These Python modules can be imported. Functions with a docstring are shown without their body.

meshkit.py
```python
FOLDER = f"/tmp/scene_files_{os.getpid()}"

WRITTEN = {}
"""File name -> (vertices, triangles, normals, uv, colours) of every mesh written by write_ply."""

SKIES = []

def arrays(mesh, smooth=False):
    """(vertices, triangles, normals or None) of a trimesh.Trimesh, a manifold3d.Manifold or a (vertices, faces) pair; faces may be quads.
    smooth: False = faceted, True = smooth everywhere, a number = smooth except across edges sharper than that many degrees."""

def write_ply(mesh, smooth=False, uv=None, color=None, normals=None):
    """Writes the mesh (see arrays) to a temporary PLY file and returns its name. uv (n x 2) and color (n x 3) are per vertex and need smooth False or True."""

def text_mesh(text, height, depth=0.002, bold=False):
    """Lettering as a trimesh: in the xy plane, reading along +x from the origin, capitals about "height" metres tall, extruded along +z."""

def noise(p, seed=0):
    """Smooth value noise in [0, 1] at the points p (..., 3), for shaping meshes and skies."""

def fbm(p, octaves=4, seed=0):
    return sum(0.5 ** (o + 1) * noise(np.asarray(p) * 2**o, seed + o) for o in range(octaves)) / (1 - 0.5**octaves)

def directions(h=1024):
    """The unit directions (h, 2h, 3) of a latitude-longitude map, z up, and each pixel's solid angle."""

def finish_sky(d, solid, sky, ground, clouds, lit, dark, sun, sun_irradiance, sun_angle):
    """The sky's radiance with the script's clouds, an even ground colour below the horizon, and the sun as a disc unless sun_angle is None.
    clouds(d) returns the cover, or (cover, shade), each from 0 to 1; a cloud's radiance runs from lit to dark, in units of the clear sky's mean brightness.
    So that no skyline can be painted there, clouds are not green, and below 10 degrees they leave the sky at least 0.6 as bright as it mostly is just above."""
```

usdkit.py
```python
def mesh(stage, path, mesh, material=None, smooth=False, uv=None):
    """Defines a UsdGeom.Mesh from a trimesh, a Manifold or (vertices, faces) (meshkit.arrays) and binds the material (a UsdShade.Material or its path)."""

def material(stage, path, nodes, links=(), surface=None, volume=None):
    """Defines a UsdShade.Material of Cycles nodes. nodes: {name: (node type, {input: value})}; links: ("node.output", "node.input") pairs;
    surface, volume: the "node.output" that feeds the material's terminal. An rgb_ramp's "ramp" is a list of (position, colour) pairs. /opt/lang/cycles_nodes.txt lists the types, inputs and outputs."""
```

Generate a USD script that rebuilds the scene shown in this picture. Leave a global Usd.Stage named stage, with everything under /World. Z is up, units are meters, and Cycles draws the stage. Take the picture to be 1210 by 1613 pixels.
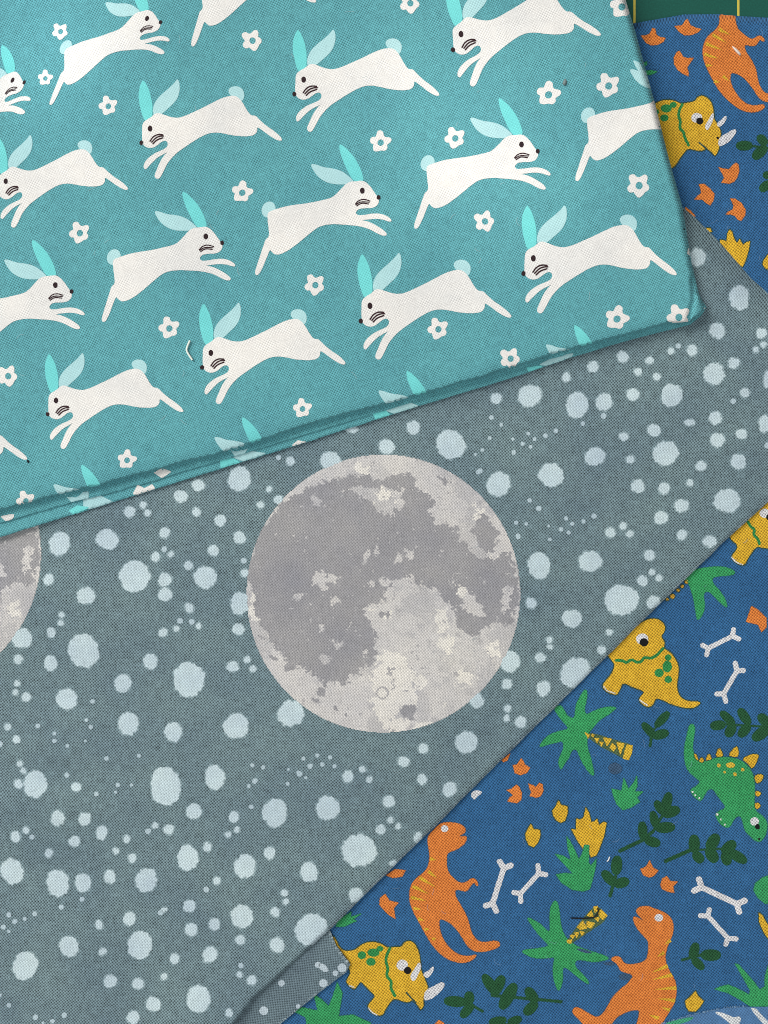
import math, random, numpy as np, shapely, mapbox_earcut, usdkit, meshkit
from shapely.geometry import Polygon, LineString, Point, box, MultiPolygon
from shapely.ops import unary_union
from shapely import affinity
from scipy.ndimage import map_coordinates
from pxr import Usd, UsdGeom, UsdLux, UsdShade, Gf, Sdf, Vt

stage = Usd.Stage.CreateInMemory()
UsdGeom.SetStageUpAxis(stage, UsdGeom.Tokens.z); UsdGeom.SetStageMetersPerUnit(stage, 1.0)
UsdGeom.Xform.Define(stage, '/World'); UsdGeom.Scope.Define(stage, '/World/Looks')
rng = np.random.default_rng(7); random.seed(7)

# ---------------------------------------------------------------- camera, lamps
PX = 0.188 / 1210                 # metres on the mat for one photo pixel (the mat's lines are an inch apart)
H = 0.25                          # lens height over the mat
cam = UsdGeom.Camera.Define(stage, '/World/camera')
cam.AddTranslateOp().Set(Gf.Vec3d(0, 0, H))
cam.CreateFocalLengthAttr(28.0); cam.CreateHorizontalApertureAttr(28.0 * 0.188 / H); cam.CreateVerticalApertureAttr(28.0 * 0.188 / H * 1024 / 768)
cam.CreateClippingRangeAttr(Gf.Vec2f(0.01, 50)); cam.CreateExposureAttr(-0.47)

def rect_light(name, pos, target, w, h, power, color):
    l = UsdLux.RectLight.Define(stage, '/World/' + name)
    l.CreateWidthAttr(w); l.CreateHeightAttr(h); l.CreateNormalizeAttr(True); l.CreateIntensityAttr(power); l.CreateColorAttr(Gf.Vec3f(*color))
    m = Gf.Matrix4d().SetLookAt(Gf.Vec3d(*pos), Gf.Vec3d(*target), Gf.Vec3d(0, 1, 0.001)).GetInverse()
    l.AddTransformOp().Set(m)
KEY, FILL = 27.0, 15.5
rect_light('window_light', (-1.5, 1.05, 1.3), (0, 0, 0), 1.3, 1.0, KEY, (1.0, 0.975, 0.945))
def pool(name, u, v, radius, pos, power, color):
    "a soft patch of light thrown back onto the cloth from a bright thing in the room"
    l = UsdLux.SphereLight.Define(stage, '/World/' + name); l.CreateRadiusAttr(.02); l.CreateNormalizeAttr(True); l.CreateIntensityAttr(power); l.CreateColorAttr(Gf.Vec3f(*color))
    t = np.array([(u - 605) * PX, (806.5 - v) * PX, .01]); d = np.linalg.norm(np.array(pos) - t)
    sh = UsdLux.ShapingAPI.Apply(l.GetPrim()); sh.CreateShapingConeAngleAttr(math.degrees(math.atan(radius * PX / d))); sh.CreateShapingConeSoftnessAttr(1.0)
    l.AddTransformOp().Set(Gf.Matrix4d().SetLookAt(Gf.Vec3d(*pos), Gf.Vec3d(*t), Gf.Vec3d(0, 1, 0.001)).GetInverse())
pool('window_reflection', 45, 45, 120, (-.35, .5, .75), 10.0, (.75, .9, 1.0))
pool('window_reflection_001', 740, 230, 200, (-.35, .5, .75), 6.5, (1, .98, .95))
rect_light('room_light', (0.2, -0.75, 2.0), (0, 0, 0), 2.6, 2.6, FILL, (0.95, 0.98, 1.0))

# ---------------------------------------------------------------- helpers
def at(u, v, z):
    "the point that stands z above the mat where the photo's pixel (u, v) looks"
    k = PX * (H - z) / H
    return np.stack([(u - 605) * k, (806.5 - v) * k, z + 0 * k], -1)

taken = {}
def numbered(parent, name):
    n = taken.get((parent, name), 0); taken[(parent, name)] = n + 1
    return f'{parent}/{name}' + (f'_{n:03d}' if n else '')
def tag(prim, label=None, cat=None, group=None, kind=None):
    for k, v in (('label', label), ('category', cat), ('group', group), ('kind', kind)):
        if v: prim.SetCustomDataByKey(k, v)
def thing(name, label, cat):
    x = UsdGeom.Xform.Define(stage, numbered('/World', name)); tag(x.GetPrim(), label, cat); return str(x.GetPath())
def put(parent, name, v, f, mat, n=None, uv=None, **kw):
    p = numbered(parent, name)
    m = usdkit.mesh(stage, p, (v, f), mat, uv=uv)
    if n is not None:
        m.CreateNormalsAttr(Vt.Vec3fArray.FromNumpy(n.astype(np.float32))); m.SetNormalsInterpolation('vertex')
    if kw: tag(m.GetPrim(), **kw)
    return p

def lin(c):
    c = np.asarray(c, float) / 255
    return np.where(c < 0.04045, c / 12.92, ((c + 0.055) / 1.055) ** 2.4)

def polys(g):
    if g.is_empty: return []
    if g.geom_type == 'Polygon': return [g]
    return [p for q in g.geoms for p in polys(q)] if hasattr(g, 'geoms') else []
def ear(p):
    rings = [np.array(r.coords)[:-1, :2] for r in [p.exterior, *p.interiors]]
    v = np.vstack(rings); e = np.cumsum([len(r) for r in rings]).astype(np.uint32)
    return v, mapbox_earcut.triangulate_float64(v, e).reshape(-1, 3).astype(int)
def tess(g, cell):
    "triangles of a flat shape, cut along a square grid so that it can follow a curved sheet"
    V, F, n = [], [], 0
    for p in polys(g):
        if p.area < 0.05: continue
        shapely.prepare(p)
        x0, y0, x1, y1 = p.bounds
        ax, ay = np.arange(math.floor(x0 / cell), math.ceil(x1 / cell)) * cell, np.arange(math.floor(y0 / cell), math.ceil(y1 / cell)) * cell
        gx, gy = np.meshgrid(ax, ay); gx, gy = gx.ravel(), gy.ravel()
        cells = shapely.box(gx, gy, gx + cell, gy + cell)
        ins = shapely.contains_properly(p, cells); hit = shapely.intersects(p, cells) & ~ins
        k = int(ins.sum())
        if k:
            q = np.stack([np.stack([gx[ins] + a, gy[ins] + b], -1) for a, b in ((0, 0), (0, cell), (cell, cell), (cell, 0))], 1).reshape(-1, 2)
            b = np.arange(k)[:, None] * 4
            V.append(q); F.append(np.vstack([b + [0, 1, 2], b + [0, 2, 3]]) + n); n += len(q)
        for piece in shapely.intersection(p, cells[hit]):
            for q in polys(piece):
                if q.area > 1e-6:
                    v, f = ear(q); a = v[f]
                    s = (a[:, 1, 0] - a[:, 0, 0]) * (a[:, 2, 1] - a[:, 0, 1]) - (a[:, 1, 1] - a[:, 0, 1]) * (a[:, 2, 0] - a[:, 0, 0])
                    f = np.where((s > 0)[:, None], f[:, ::-1], f)          # v runs down the picture, so that this faces up
                    V.append(v); F.append(f + n); n += len(v)
    return (np.vstack(V), np.vstack(F)) if V else (None, None)

def chaikin(p, k=2):
    p = np.asarray(p, float)
    for _ in range(k):
        q = np.roll(p, -1, 0); p = np.stack([p * .75 + q * .25, p * .25 + q * .75], 1).reshape(-1, 2)
    return p
def Z(x0, y0, s):
    "traced outlines: coordinates on an enlargement by s whose corner is (x0, y0)"
    return lambda pts: np.asarray(pts, float) / s + [x0, y0]
def blob(pts, k=2):
    g = Polygon(chaikin(pts, k)); return g if g.is_valid else g.buffer(0)
def crisp(pts):
    g = Polygon(pts); g = g if g.is_valid else g.buffer(0); return g.buffer(-.35).buffer(.7).buffer(-.3)
def ell(c, rx, ry, n=28, rot=0):
    t = np.arange(n) / n * 2 * np.pi
    return affinity.rotate(Polygon(np.stack([c[0] + rx * np.cos(t), c[1] + ry * np.sin(t)], -1)), rot, origin=(c[0], c[1]))
def leaf(p0, p1, w):
    p0, p1 = np.asarray(p0, float), np.asarray(p1, float); d = p1 - p0; n = np.array([-d[1], d[0]]) / np.linalg.norm(d)
    t = np.linspace(0, np.pi, 14); c = (p0 + p1) / 2
    r = np.stack([-np.cos(t), np.sin(t) ** 0.8], -1); r = np.vstack([r, (r * [1, -1])[-2:0:-1]])
    return Polygon(c + r[:, :1] * d / 2 + r[:, 1:] * n * w / 2)
def line(pts, w, k=1):
    p = np.asarray(pts, float)
    for _ in range(k):
        p = np.vstack([p[:1], np.stack([p[:-1] * .75 + p[1:] * .25, p[:-1] * .25 + p[1:] * .75], 1).reshape(-1, 2), p[-1:]])
    return LineString(p).buffer(w / 2)
def rough(g, amp, step=1.6, seed=0, sc=1.9):
    "an edge as ink leaves it on threads"
    out = []
    for p in polys(g):
        rings = []
        for r in [p.exterior, *p.interiors]:
            q = np.array(shapely.segmentize(r, step).coords)[:-1]
            j = np.stack([meshkit.noise(np.c_[q / sc, np.full(len(q), seed + .5)], 3), meshkit.noise(np.c_[q / sc, np.full(len(q), seed + 9.5)], 5)], -1) - .5
            rings.append(q + j * 2 * amp)
        h = Polygon(rings[0], rings[1:]); out.append(h if h.is_valid else h.buffer(0))
    return unary_union(out) if out else g

# ---------------------------------------------------------------- woven cloth
FAB = {  # thread pitch in px, thread angle, contrast, mottle
    'rabbit': dict(p=2.4, ang=-17, k=.60, up=.62, lift=.03, ta=(.91, .93, .96), tb=(1.09, 1.08, 1.07), mscale=.008, rough=.85),
    'moon':   dict(p=2.45, ang=5, k=.97, up=.62, lift=.055, ta=(.88, .90, .95), tb=(1.12, 1.12, 1.08), mscale=.009, rough=.85),
    'flap':   dict(p=2.7, ang=38, k=.66, up=.6, lift=.05, ta=(.9, .9, .93), tb=(1.1, 1.1, 1.08), mscale=.02, rough=.85),
    'dino':   dict(p=2.5, ang=-7, k=.74, up=.75, lift=.015, ta=(.92, .92, .93), tb=(1.08, 1.08, 1.07), mscale=.010, rough=.85),
}
mats = {}
def cloth(fab, rgb, k=None):
    key = (fab, tuple(rgb), k)
    if key in mats: return mats[key]
    F = FAB[fab]; k = F['k'] if k is None else k; c = lin(rgb); a = math.pi / F['p']
    light, dark = np.clip(c * (1 + k * F['up']) + F['lift'] * k, 0, .90), c * (1 - k)
    name = f"{fab}_ink_" + '_'.join(str(int(x)) for x in rgb) + ('' if key[2] is None else f'_{int(k * 100)}')
    nodes = {
        'uv': ('uvmap', {'attribute': 'st'}),
        'wob': ('noise_texture', {'scale': .045, 'detail': 3.0}),
        'wo': ('vector_math', {'math_type': 'multiply_add', 'vector2': (3.2, 3.2, 0), 'vector3': (0, 0, 0)}),
        'ad': ('vector_math', {'math_type': 'add'}),
        'map': ('mapping', {'rotation': (0, 0, math.radians(-F['ang'])), 'scale': (1, 1, 1)}),
        'sc': ('vector_math', {'math_type': 'scale', 'scale': a}),
        'xyz': ('separate_xyz', {}),
        'sx': ('math', {'math_type': 'sine'}), 'sy': ('math', {'math_type': 'sine'}),
        'w': ('math', {'math_type': 'multiply'}),
        'mx': ('mapping', {'scale': (.05, .42, 1)}), 'my': ('mapping', {'scale': (.42, .05, 1)}),
        'nx': ('noise_texture', {'scale': 1.0, 'detail': 2.0}), 'ny': ('noise_texture', {'scale': 1.0, 'detail': 2.0}),
        'nn': ('math', {'math_type': 'add'}),
        'n3': ('math', {'math_type': 'multiply_add', 'value2': .55, 'value3': -.55 + .55}),
        'f': ('math', {'math_type': 'multiply_add', 'value2': .5}),
        'mix': ('mix_color', {'a': dark, 'b': light}),
        'mo': ('noise_texture', {'scale': F['mscale'], 'detail': 4.0, 'roughness': .55}),
        'mr': ('math', {'math_type': 'multiply_add', 'value2': 2.4, 'value3': -.7}), 'mt': ('mix_color', {'a': F['ta'], 'b': F['tb']}),
        'mm': ('vector_math', {'math_type': 'multiply'}),
        'ab': ('math', {'math_type': 'absolute'}),
        'bump': ('bump', {'strength': .55, 'distance': .00009}),
        'p': ('principled_bsdf', {'roughness': F['rough'], 'specular_ior_level': .18, 'sheen_weight': .06, 'sheen_roughness': .5}),
    }
    links = [('uv.UV', 'wob.vector'), ('wob.color', 'wo.vector1'), ('wo.vector', 'ad.vector1'), ('uv.UV', 'ad.vector2'), ('ad.vector', 'map.vector'),
             ('map.vector', 'sc.vector1'), ('sc.vector', 'xyz.vector'), ('xyz.x', 'sx.value1'), ('xyz.y', 'sy.value1'), ('sx.value', 'w.value1'), ('sy.value', 'w.value2'),
             ('map.vector', 'mx.vector'), ('map.vector', 'my.vector'), ('mx.vector', 'nx.vector'), ('my.vector', 'ny.vector'), ('nx.fac', 'nn.value1'), ('ny.fac', 'nn.value2'),
             ('nn.value', 'n3.value1'), ('w.value', 'f.value1'), ('n3.value', 'f.value3'), ('f.value', 'mix.fac'), ('uv.UV', 'mo.vector'), ('mo.fac', 'mr.value1'),
             ('mix.result', 'mm.vector1'), ('mr.value', 'mt.fac'), ('mt.result', 'mm.vector2'), ('mm.vector', 'p.base_color'), ('w.value', 'ab.value1'), ('ab.value', 'bump.height'), ('bump.normal', 'p.normal')]
    mats[key] = usdkit.material(stage, '/World/Looks/' + name, nodes, links, surface='p.BSDF')
    return mats[key]

def plain(name, rgb, rough=.6, noise=0, scale=400.):
    c = lin(rgb)
    nodes = {'g': ('geometry', {}), 'n': ('noise_texture', {'scale': scale, 'detail': 4.0}), 'mix': ('mix_color', {'a': c * (1 - noise), 'b': np.clip(c * (1 + noise), 0, 1)}),
             'b': ('bump', {'strength': .25, 'distance': .00005}), 'p': ('principled_bsdf', {'roughness': rough, 'specular_ior_level': .3})}
    return usdkit.material(stage, '/World/Looks/' + name, nodes, [('g.position', 'n.vector'), ('n.fac', 'mix.fac'), ('mix.result', 'p.base_color'), ('n.fac', 'b.height'), ('b.normal', 'p.normal')], surface='p.BSDF')

class Sheet:
    "a layer of cloth: outline in photo pixels, top height, what it rests on"
    def __init__(self, fab, outline, height, under, shift=(0, 0), cell=4):
        self.fab, self.poly, self.height, self.under, self.shift = fab, outline, height, under, shift
        self.level = {}
        x0, y0, x1, y1 = (math.floor(b / cell) * cell for b in outline.bounds); st = self.step = cell; self.o = np.array([y0 - 3 * st, x0 - 3 * st])
        gv, gu = np.meshgrid(np.arange(y0 - 3 * st, y1 + 4 * st, st), np.arange(x0 - 3 * st, x1 + 4 * st, st), indexing='ij')
        self.grid = gz = height(gu.ravel(), gv.ravel()).reshape(gu.shape); k = PX * (H - gz) / H
        self.gn = [np.gradient(gz, axis=1) / (k * st), -np.gradient(gz, axis=0) / (k * st)]
    def look(self, g, u, v): return map_coordinates(g, (np.stack([np.asarray(v, float), np.asarray(u, float)]) - self.o[:, None]) / self.step, order=1, mode='nearest')
    def z(self, u, v):
        "height on the very triangles that the layer's mesh has"
        g = self.grid; a = (np.asarray(u, float) - self.o[1]) / self.step; b = (np.asarray(v, float) - self.o[0]) / self.step
        i = np.clip(np.floor(a + 1e-9).astype(int), 0, g.shape[1] - 2); j = np.clip(np.floor(b + 1e-9).astype(int), 0, g.shape[0] - 2); a, b = a - i, b - j
        z00, z10, z01, z11 = g[j, i], g[j, i + 1], g[j + 1, i], g[j + 1, i + 1]
        return np.where(b > a, z00 + b * (z01 - z00) + a * (z11 - z01), z00 + a * (z10 - z00) + b * (z11 - z10))
    def pos(self, u, v, lift=0.): return at(u, v, self.z(u, v) + lift)
    def normal(self, u, v):
        n = np.stack([-self.look(self.gn[0], u, v), -self.look(self.gn[1], u, v), 1 + 0 * u], -1)
        return n / np.linalg.norm(n, axis=1, keepdims=True)
    def uv(self, u, v, z):
        return np.stack([u + self.shift[0], v + self.shift[1] - (z - .010) / PX * .6], -1)
    def body(self, parent, name, mat, **kw):
        q, f = tess(self.poly, self.step); u, v = q.T
        z = self.z(u, v); n = self.normal(u, v); V = [self.pos(u, v)]; F = [f]; N = [n]; U = [self.uv(u, v, z)]; o = len(q)
        for p in polys(self.poly):                        # the cut or folded side, down to what lies beneath, and the underside
            r = np.array(shapely.segmentize(p.exterior, 4).coords)
            if not shapely.is_ccw(p.exterior): r = r[::-1]
            zt, zb = self.z(*r.T), self.under(*r.T); zb = np.minimum(zb + .00003, zt - .00002)
            a, b = at(*r.T, zt), at(*r.T, zb); m = len(r)
            t = np.gradient(a, axis=0); nn = np.cross(t, [0, 0, 1.]); nn /= np.maximum(np.linalg.norm(nn, axis=1, keepdims=True), 1e-12)
            nn = -nn if ((nn[:, :2] * (a[:, :2] - a[:, :2].mean(0))).sum() < 0) else nn
            i = np.arange(m - 1)[:, None]
            V += [a, b]; N += [nn, nn]; U += [self.uv(*r.T, zt), self.uv(*r.T, zt) + np.c_[0 * zt, (zt - zb) / PX]]
            ff = np.vstack([i + [0, m, 1], np.hstack([i + 1, i + m, i + m + 1])]) + o
            A = np.vstack(V); g = np.cross(A[ff[0, 1]] - A[ff[0, 0]], A[ff[0, 2]] - A[ff[0, 0]])
            if g @ nn[0] < 0: ff = ff[:, ::-1]
            F.append(ff); o += 2 * m
            q2, f2 = tess(p, 24); zz = np.minimum(self.under(*q2.T) + .00003, self.z(*q2.T) - .00002)
            V.append(at(*q2.T, zz)); N.append(np.tile([0, 0, -1.], (len(q2), 1))); U.append(q2); F.append(f2[:, ::-1] + o); o += len(q2)
        self.path = put(parent, name, np.vstack(V), np.vstack(F), mat, np.vstack(N), np.vstack(U), **kw); return self.path
    def ink(self, parent, name, shape, rgb, level=1, cell=None, k=None, edge=.6, **kw):
        "a printed shape on this layer"
        g = shape.intersection(self.poly.buffer(-.4))
        if g.is_empty or g.area < 1.5: return None
        if edge: g = rough(g, edge, seed=len(taken) % 50).intersection(self.poly.buffer(-.2))
        q, f = tess(g, self.step)
        if q is None: return None
        u, v = q.T
        return put(parent, name, self.pos(u, v, .000022 * level), f, cloth(self.fab, rgb, k), self.normal(u, v), self.uv(u, v, self.z(u, v)), **kw)

def seg_dist(pts, inside=None):
    L = LineString(pts); shapely.prepare(L)
    if inside is not None: shapely.prepare(inside)
    def d(u, v):
        u, v = np.broadcast_arrays(u, v); d = shapely.distance(L, shapely.points(u, v))
        return d if inside is None else np.where(shapely.contains_xy(inside, u, v), d, 0)
    return d
def outline_dist(g):
    b = g.exterior; shapely.prepare(b)
    def d(u, v): return shapely.distance(b, shapely.points(*np.broadcast_arrays(u, v)))
    return d
def roll(d, a): return (1 - np.clip(d / a, 0, 1)) ** 2.3
def wave(u, v, s, seed, oct=3): return meshkit.fbm(np.stack([u / s, v / s, 0 * u + .3], -1), oct, seed) - .5
MM = .001

# ---------------------------------------------------------------- cutting mat
mat = thing('cutting_mat', 'dark green cutting mat with thin yellow inch lines, lying under the fabrics', 'cutting mat')
def slab_box(x0, x1, y0, y1, z0, z1):
    v = np.array([(x, y, z) for z in (z0, z1) for y in (y0, y1) for x in (x0, x1)])
    f = np.array([(0, 2, 3, 1), (4, 5, 7, 6), (0, 1, 5, 4), (2, 6, 7, 3), (0, 4, 6, 2), (1, 3, 7, 5)])
    return v, f
put(mat, 'mat_board', *slab_box(-.14, .14, -.17, .17, -.003, 0), plain('mat_green', (24, 82, 70), .5, .45, 2600.))
yellow = plain('mat_yellow', (196, 178, 74), .6, .12, 900.)
INCH = 163.5
for i in range(-6, 3):
    x = (1163 + i * INCH - 605) * PX
    put(mat, 'grid_line', *slab_box(x - .00028, x + .00028, -.168, .168, 0, .00006), yellow)
for i in range(-5, 6):
    y = (806.5 + 40 + i * INCH - 806.5) * PX
    if abs(y) < .165 and not (.118 < y < .14): put(mat, 'grid_line', *slab_box(-.138, .138, y - .00028, y + .00028, .00006, .00011), yellow)

# ---------------------------------------------------------------- outlines of the cloths
TOP = [(920, 48), (1000, 36.4), (1043, 28.6), (1078, 22.6), (1132, 22), (1163, 25), (1210, 27.8), (1290, 33)]
dino_out = Polygon(TOP + [(1290, 1700), (290, 1700), (300, 1500), (560, 1200), (820, 850), (900, 400)])
DIAG = [(1262, 742), (1210, 790.6), (1150.5, 844.8), (1089.7, 903), (1050, 941.4), (997, 993.5), (930, 1060), (919, 1071), (830, 1158), (787, 1200), (695, 1292), (608, 1377), (519, 1465.5)]
FOLD = [(519, 1465.5), (479.8, 1502), (434.7, 1543.6), (400, 1575), (372, 1612), (335, 1660), (300, 1700)]
ROLL = [(1040, 300), (1076.4, 327), (1093.6, 341), (1109.5, 357), (1129, 376), (1150, 400), (1167, 420), (1182, 437), (1211, 463), (1262, 505)]
def waver(pts, amp, seed):
    p = np.array(shapely.segmentize(LineString(pts), 9).coords); w = meshkit.fbm(np.c_[p / 26, np.full(len(p), seed + .4)], 3, seed) - .5
    w[0] = w[-1] = 0; d = np.gradient(p, axis=0); d /= np.linalg.norm(d, axis=1, keepdims=True)
    return [tuple(q) for q in p + np.c_[-d[:, 1], d[:, 0]] * w[:, None] * 2 * amp]
DIAG, TOP = waver(DIAG, 1.6, 3), waver(TOP, 1.2, 4)
moon_out = Polygon(ROLL + DIAG + FOLD[1:] + [(-80, 1700), (-80, 640), (700, 380)])
flap_out = Polygon([(519, 1464), (530, 1490), (552, 1519), (546, 1531), (500, 1566), (441.7, 1613), (400, 1652), (350, 1700), (230, 1700), (300, 1560), (420, 1420), (505, 1440)])
over_out = Polygon([(1000, 1626), (1044.7, 1612), (1089, 1600), (1115.8, 1593.7), (1142, 1588), (1175, 1586), (1211, 1586), (1285, 1587), (1285, 1695), (1000, 1695)])
RIGHT = [(965, -70), (986, 0), (1001.7, 52), (1033, 166.6), (1053.8, 250), (1074.6, 323), (1090, 416), (1101, 462)]
LOW = [(1113, 484), (1105, 497), (1087, 511.5), (998, 534), (894, 565), (790, 600.6), (660, 639.5), (486.8, 695), (410, 719), (180.5, 790.5), (0, 846), (-80, 872)]
LOW_, MIDL = LOW, [(1102, 480), (1080, 506), (998, 529), (894, 558), (790, 588.5), (700, 618), (608, 646), (504, 677), (410, 706), (347, 726), (166.6, 778), (86.8, 798), (0, 824), (-80, 850)]
TOPL = [(1111, 483), (1104, 494), (1087, 507), (1050, 510), (998, 525), (894, 551), (820, 574.5), (747, 597), (677.7, 617), (594.4, 640), (486.8, 668), (410, 694.5), (347, 714), (250, 739), (166.6, 762), (69.4, 785), (0, 805), (-80, 831)]
LOW, MIDL, TOPL = LOW[:3] + waver(LOW[3:], 1.5, 5), MIDL[:2] + waver(MIDL[2:], 2.2, 6), TOPL[:3] + waver(TOPL[3:], 2.2, 7)
INNER = [(p[0] - 1.5, p[1]) for p in RIGHT]; INNER2 = [(p[0] - .8, p[1]) for p in RIGHT]
low_out = Polygon(INNER + LOW + [(-80, -70)])
mid_out = Polygon(INNER2 + MIDL + [(-80, -70)])
top_out = Polygon(RIGHT + TOPL + [(-80, -70)])

# ---------------------------------------------------------------- heights (metres over the mat)
d_top = seg_dist(TOP, Polygon(TOP + [(1400, 1800), (-300, 1800), (-300, 60)])); d_crease = seg_dist([(1118, 1240), (1128, 1400), (1136, 1500), (1146, 1600), (1150, 1700)])
def z_dino(u, v):
    c = d_crease(u, v)
    return 2.1 * MM - 1.5 * MM * roll(d_top(u, v), 16) + .9 * MM * wave(u, v, 170, 11) + .16 * MM * np.exp(-(c / 9) ** 2) 
d_diag, d_fold, d_roll = seg_dist(DIAG, moon_out), seg_dist(FOLD, moon_out), seg_dist(ROLL, moon_out)
def z_moon(u, v):
    dd = d_diag(u, v); df = d_fold(u, v)
    t = .95 + 2.0 * (1 - np.exp(-dd / 150)) + .5 * np.exp(-(df / 70) ** 2)
    t = t - .35 * roll(dd, 5) - (t * .35) * roll(df, 6)
    t = t - (t - .35) * roll(d_roll(u, v), 62)
    wr = 2.2 * wave(u, v, 230, 21) + .12 * wave(u, v, 70, 22)
    flat = np.clip(shapely.distance(low_out, shapely.points(u, v)) / 130, 0, 1)     # pressed flat under the stack
    return z_dino(u, v) + MM * (t + wr * np.clip(dd / 60, .15, 1) * flat)
def z_flap(u, v): return z_dino(u, v) + MM * (.55 + .5 * np.clip((seg_dist([(519, 1464), (530, 1490), (552, 1519), (546, 1531), (500, 1566), (441.7, 1613), (400, 1652)])(u, v)) / 60, 0, 1) + .3 * wave(u, v, 50, 23))
def z_over(u, v): return z_dino(u, v) + .35 * MM + .25 * MM * wave(u, v, 60, 31)
Pm = moon_out
def support(u, v):
    inside = shapely.contains_xy(Pm, u, v)
    return np.where(inside, np.maximum(z_moon(u, v), z_dino(u, v)), z_dino(u, v))
d_right = seg_dist(RIGHT + [LOW[0]], top_out); d_rmid, d_rlow = seg_dist(RIGHT + [LOW[0]], mid_out), seg_dist(RIGHT + [LOW[0]], low_out); d_topl, d_midl, d_low = seg_dist(TOPL, top_out), seg_dist(MIDL, mid_out), seg_dist(LOW, low_out)
def puff(u, v): return 1.3 * wave(u, v, 230, 41) + .16 * wave(u * .95 + v * .3, (v * .95 - u * .3) / .25, 90, 42)
d_corner = seg_dist([(1091, 440), (1094, 470), (1083, 512)])
def z_top(u, v): return MM * (8.4 + puff(u, v) * np.clip(d_topl(u, v) / 120, .1, 1) - .5 * roll(d_topl(u, v), 24) - 1.3 * roll(d_right(u, v), 11) - .7 * np.exp(-(d_corner(u, v) / 3.5) ** 2) - 2.6 * np.exp(-(((u - 40) / 110) ** 2 + ((v - 70) / 150) ** 2)))
def z_mid(u, v): return np.minimum(MM * (7.75 - .35 * roll(d_midl(u, v), 4) - 1.3 * roll(d_rmid(u, v), 11)), z_top(u, v) - .25 * MM)
def z_low(u, v): return np.minimum(MM * (7.3 - .6 * roll(d_low(u, v), 7) - 1.3 * roll(d_rlow(u, v), 11)), z_mid(u, v) - .25 * MM)

# ================================================================ dinosaur fabric
BLUE, ORANGE, YELL, GREEN, DKG, BONE, BLACK = (39, 90, 134), (238, 116, 48), (223, 159, 38), (46, 143, 84), (22, 74, 40), (226, 222, 232), (14, 14, 16)
OLIVE, BROWN = (44, 70, 60), (78, 76, 88)
dino_fab = thing('dinosaur_fabric', 'folded blue cotton fabric printed with orange, yellow and green dinosaurs, lowest of the three fabrics', 'fabric')
SD = Sheet('dino', dino_out, z_dino, lambda u, v: 0 * u); z_dino = SD.z
SD.body(dino_fab, 'fabric_sheet', cloth('dino', BLUE))
SO = Sheet('dino', over_out, z_over, z_dino, (1.3, .8))
SO.body(dino_fab, 'overlapping_edge', cloth('dino', (74, 114, 156), .5), label='paler overlapping layer of the blue fabric at the corner')
hidden = moon_out.union(low_out).buffer(-25)
def motif(name, g, rgb, halo=None, level=2, hw=1.5, sheet=SD, **kw):
    g = g.difference(hidden)
    if g.intersection(box(-30, -30, 1240, 1643)).is_empty: return None
    p = sheet.ink(dino_fab, name, g, rgb, level, **kw)
    if p and halo: sheet.ink(p, 'ink_outline', g.buffer(hw), halo, level - 1)
    return p
def sub(p, name, g, rgb, level=3, sheet=SD, **kw):
    return sheet.ink(p, name, g.difference(hidden), rgb, level, **kw) if p else None
def stripe(z, a, b, w):
    a, b = z([a])[0], z([b])[0]; d = b - a; n = np.array([-d[1], d[0]]) / np.hypot(*d)
    return Polygon([a + n * w / 2, a + d * .45 + n * w * .36, b, a + d * .5 - n * w * .30, a - n * w / 2])
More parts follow.
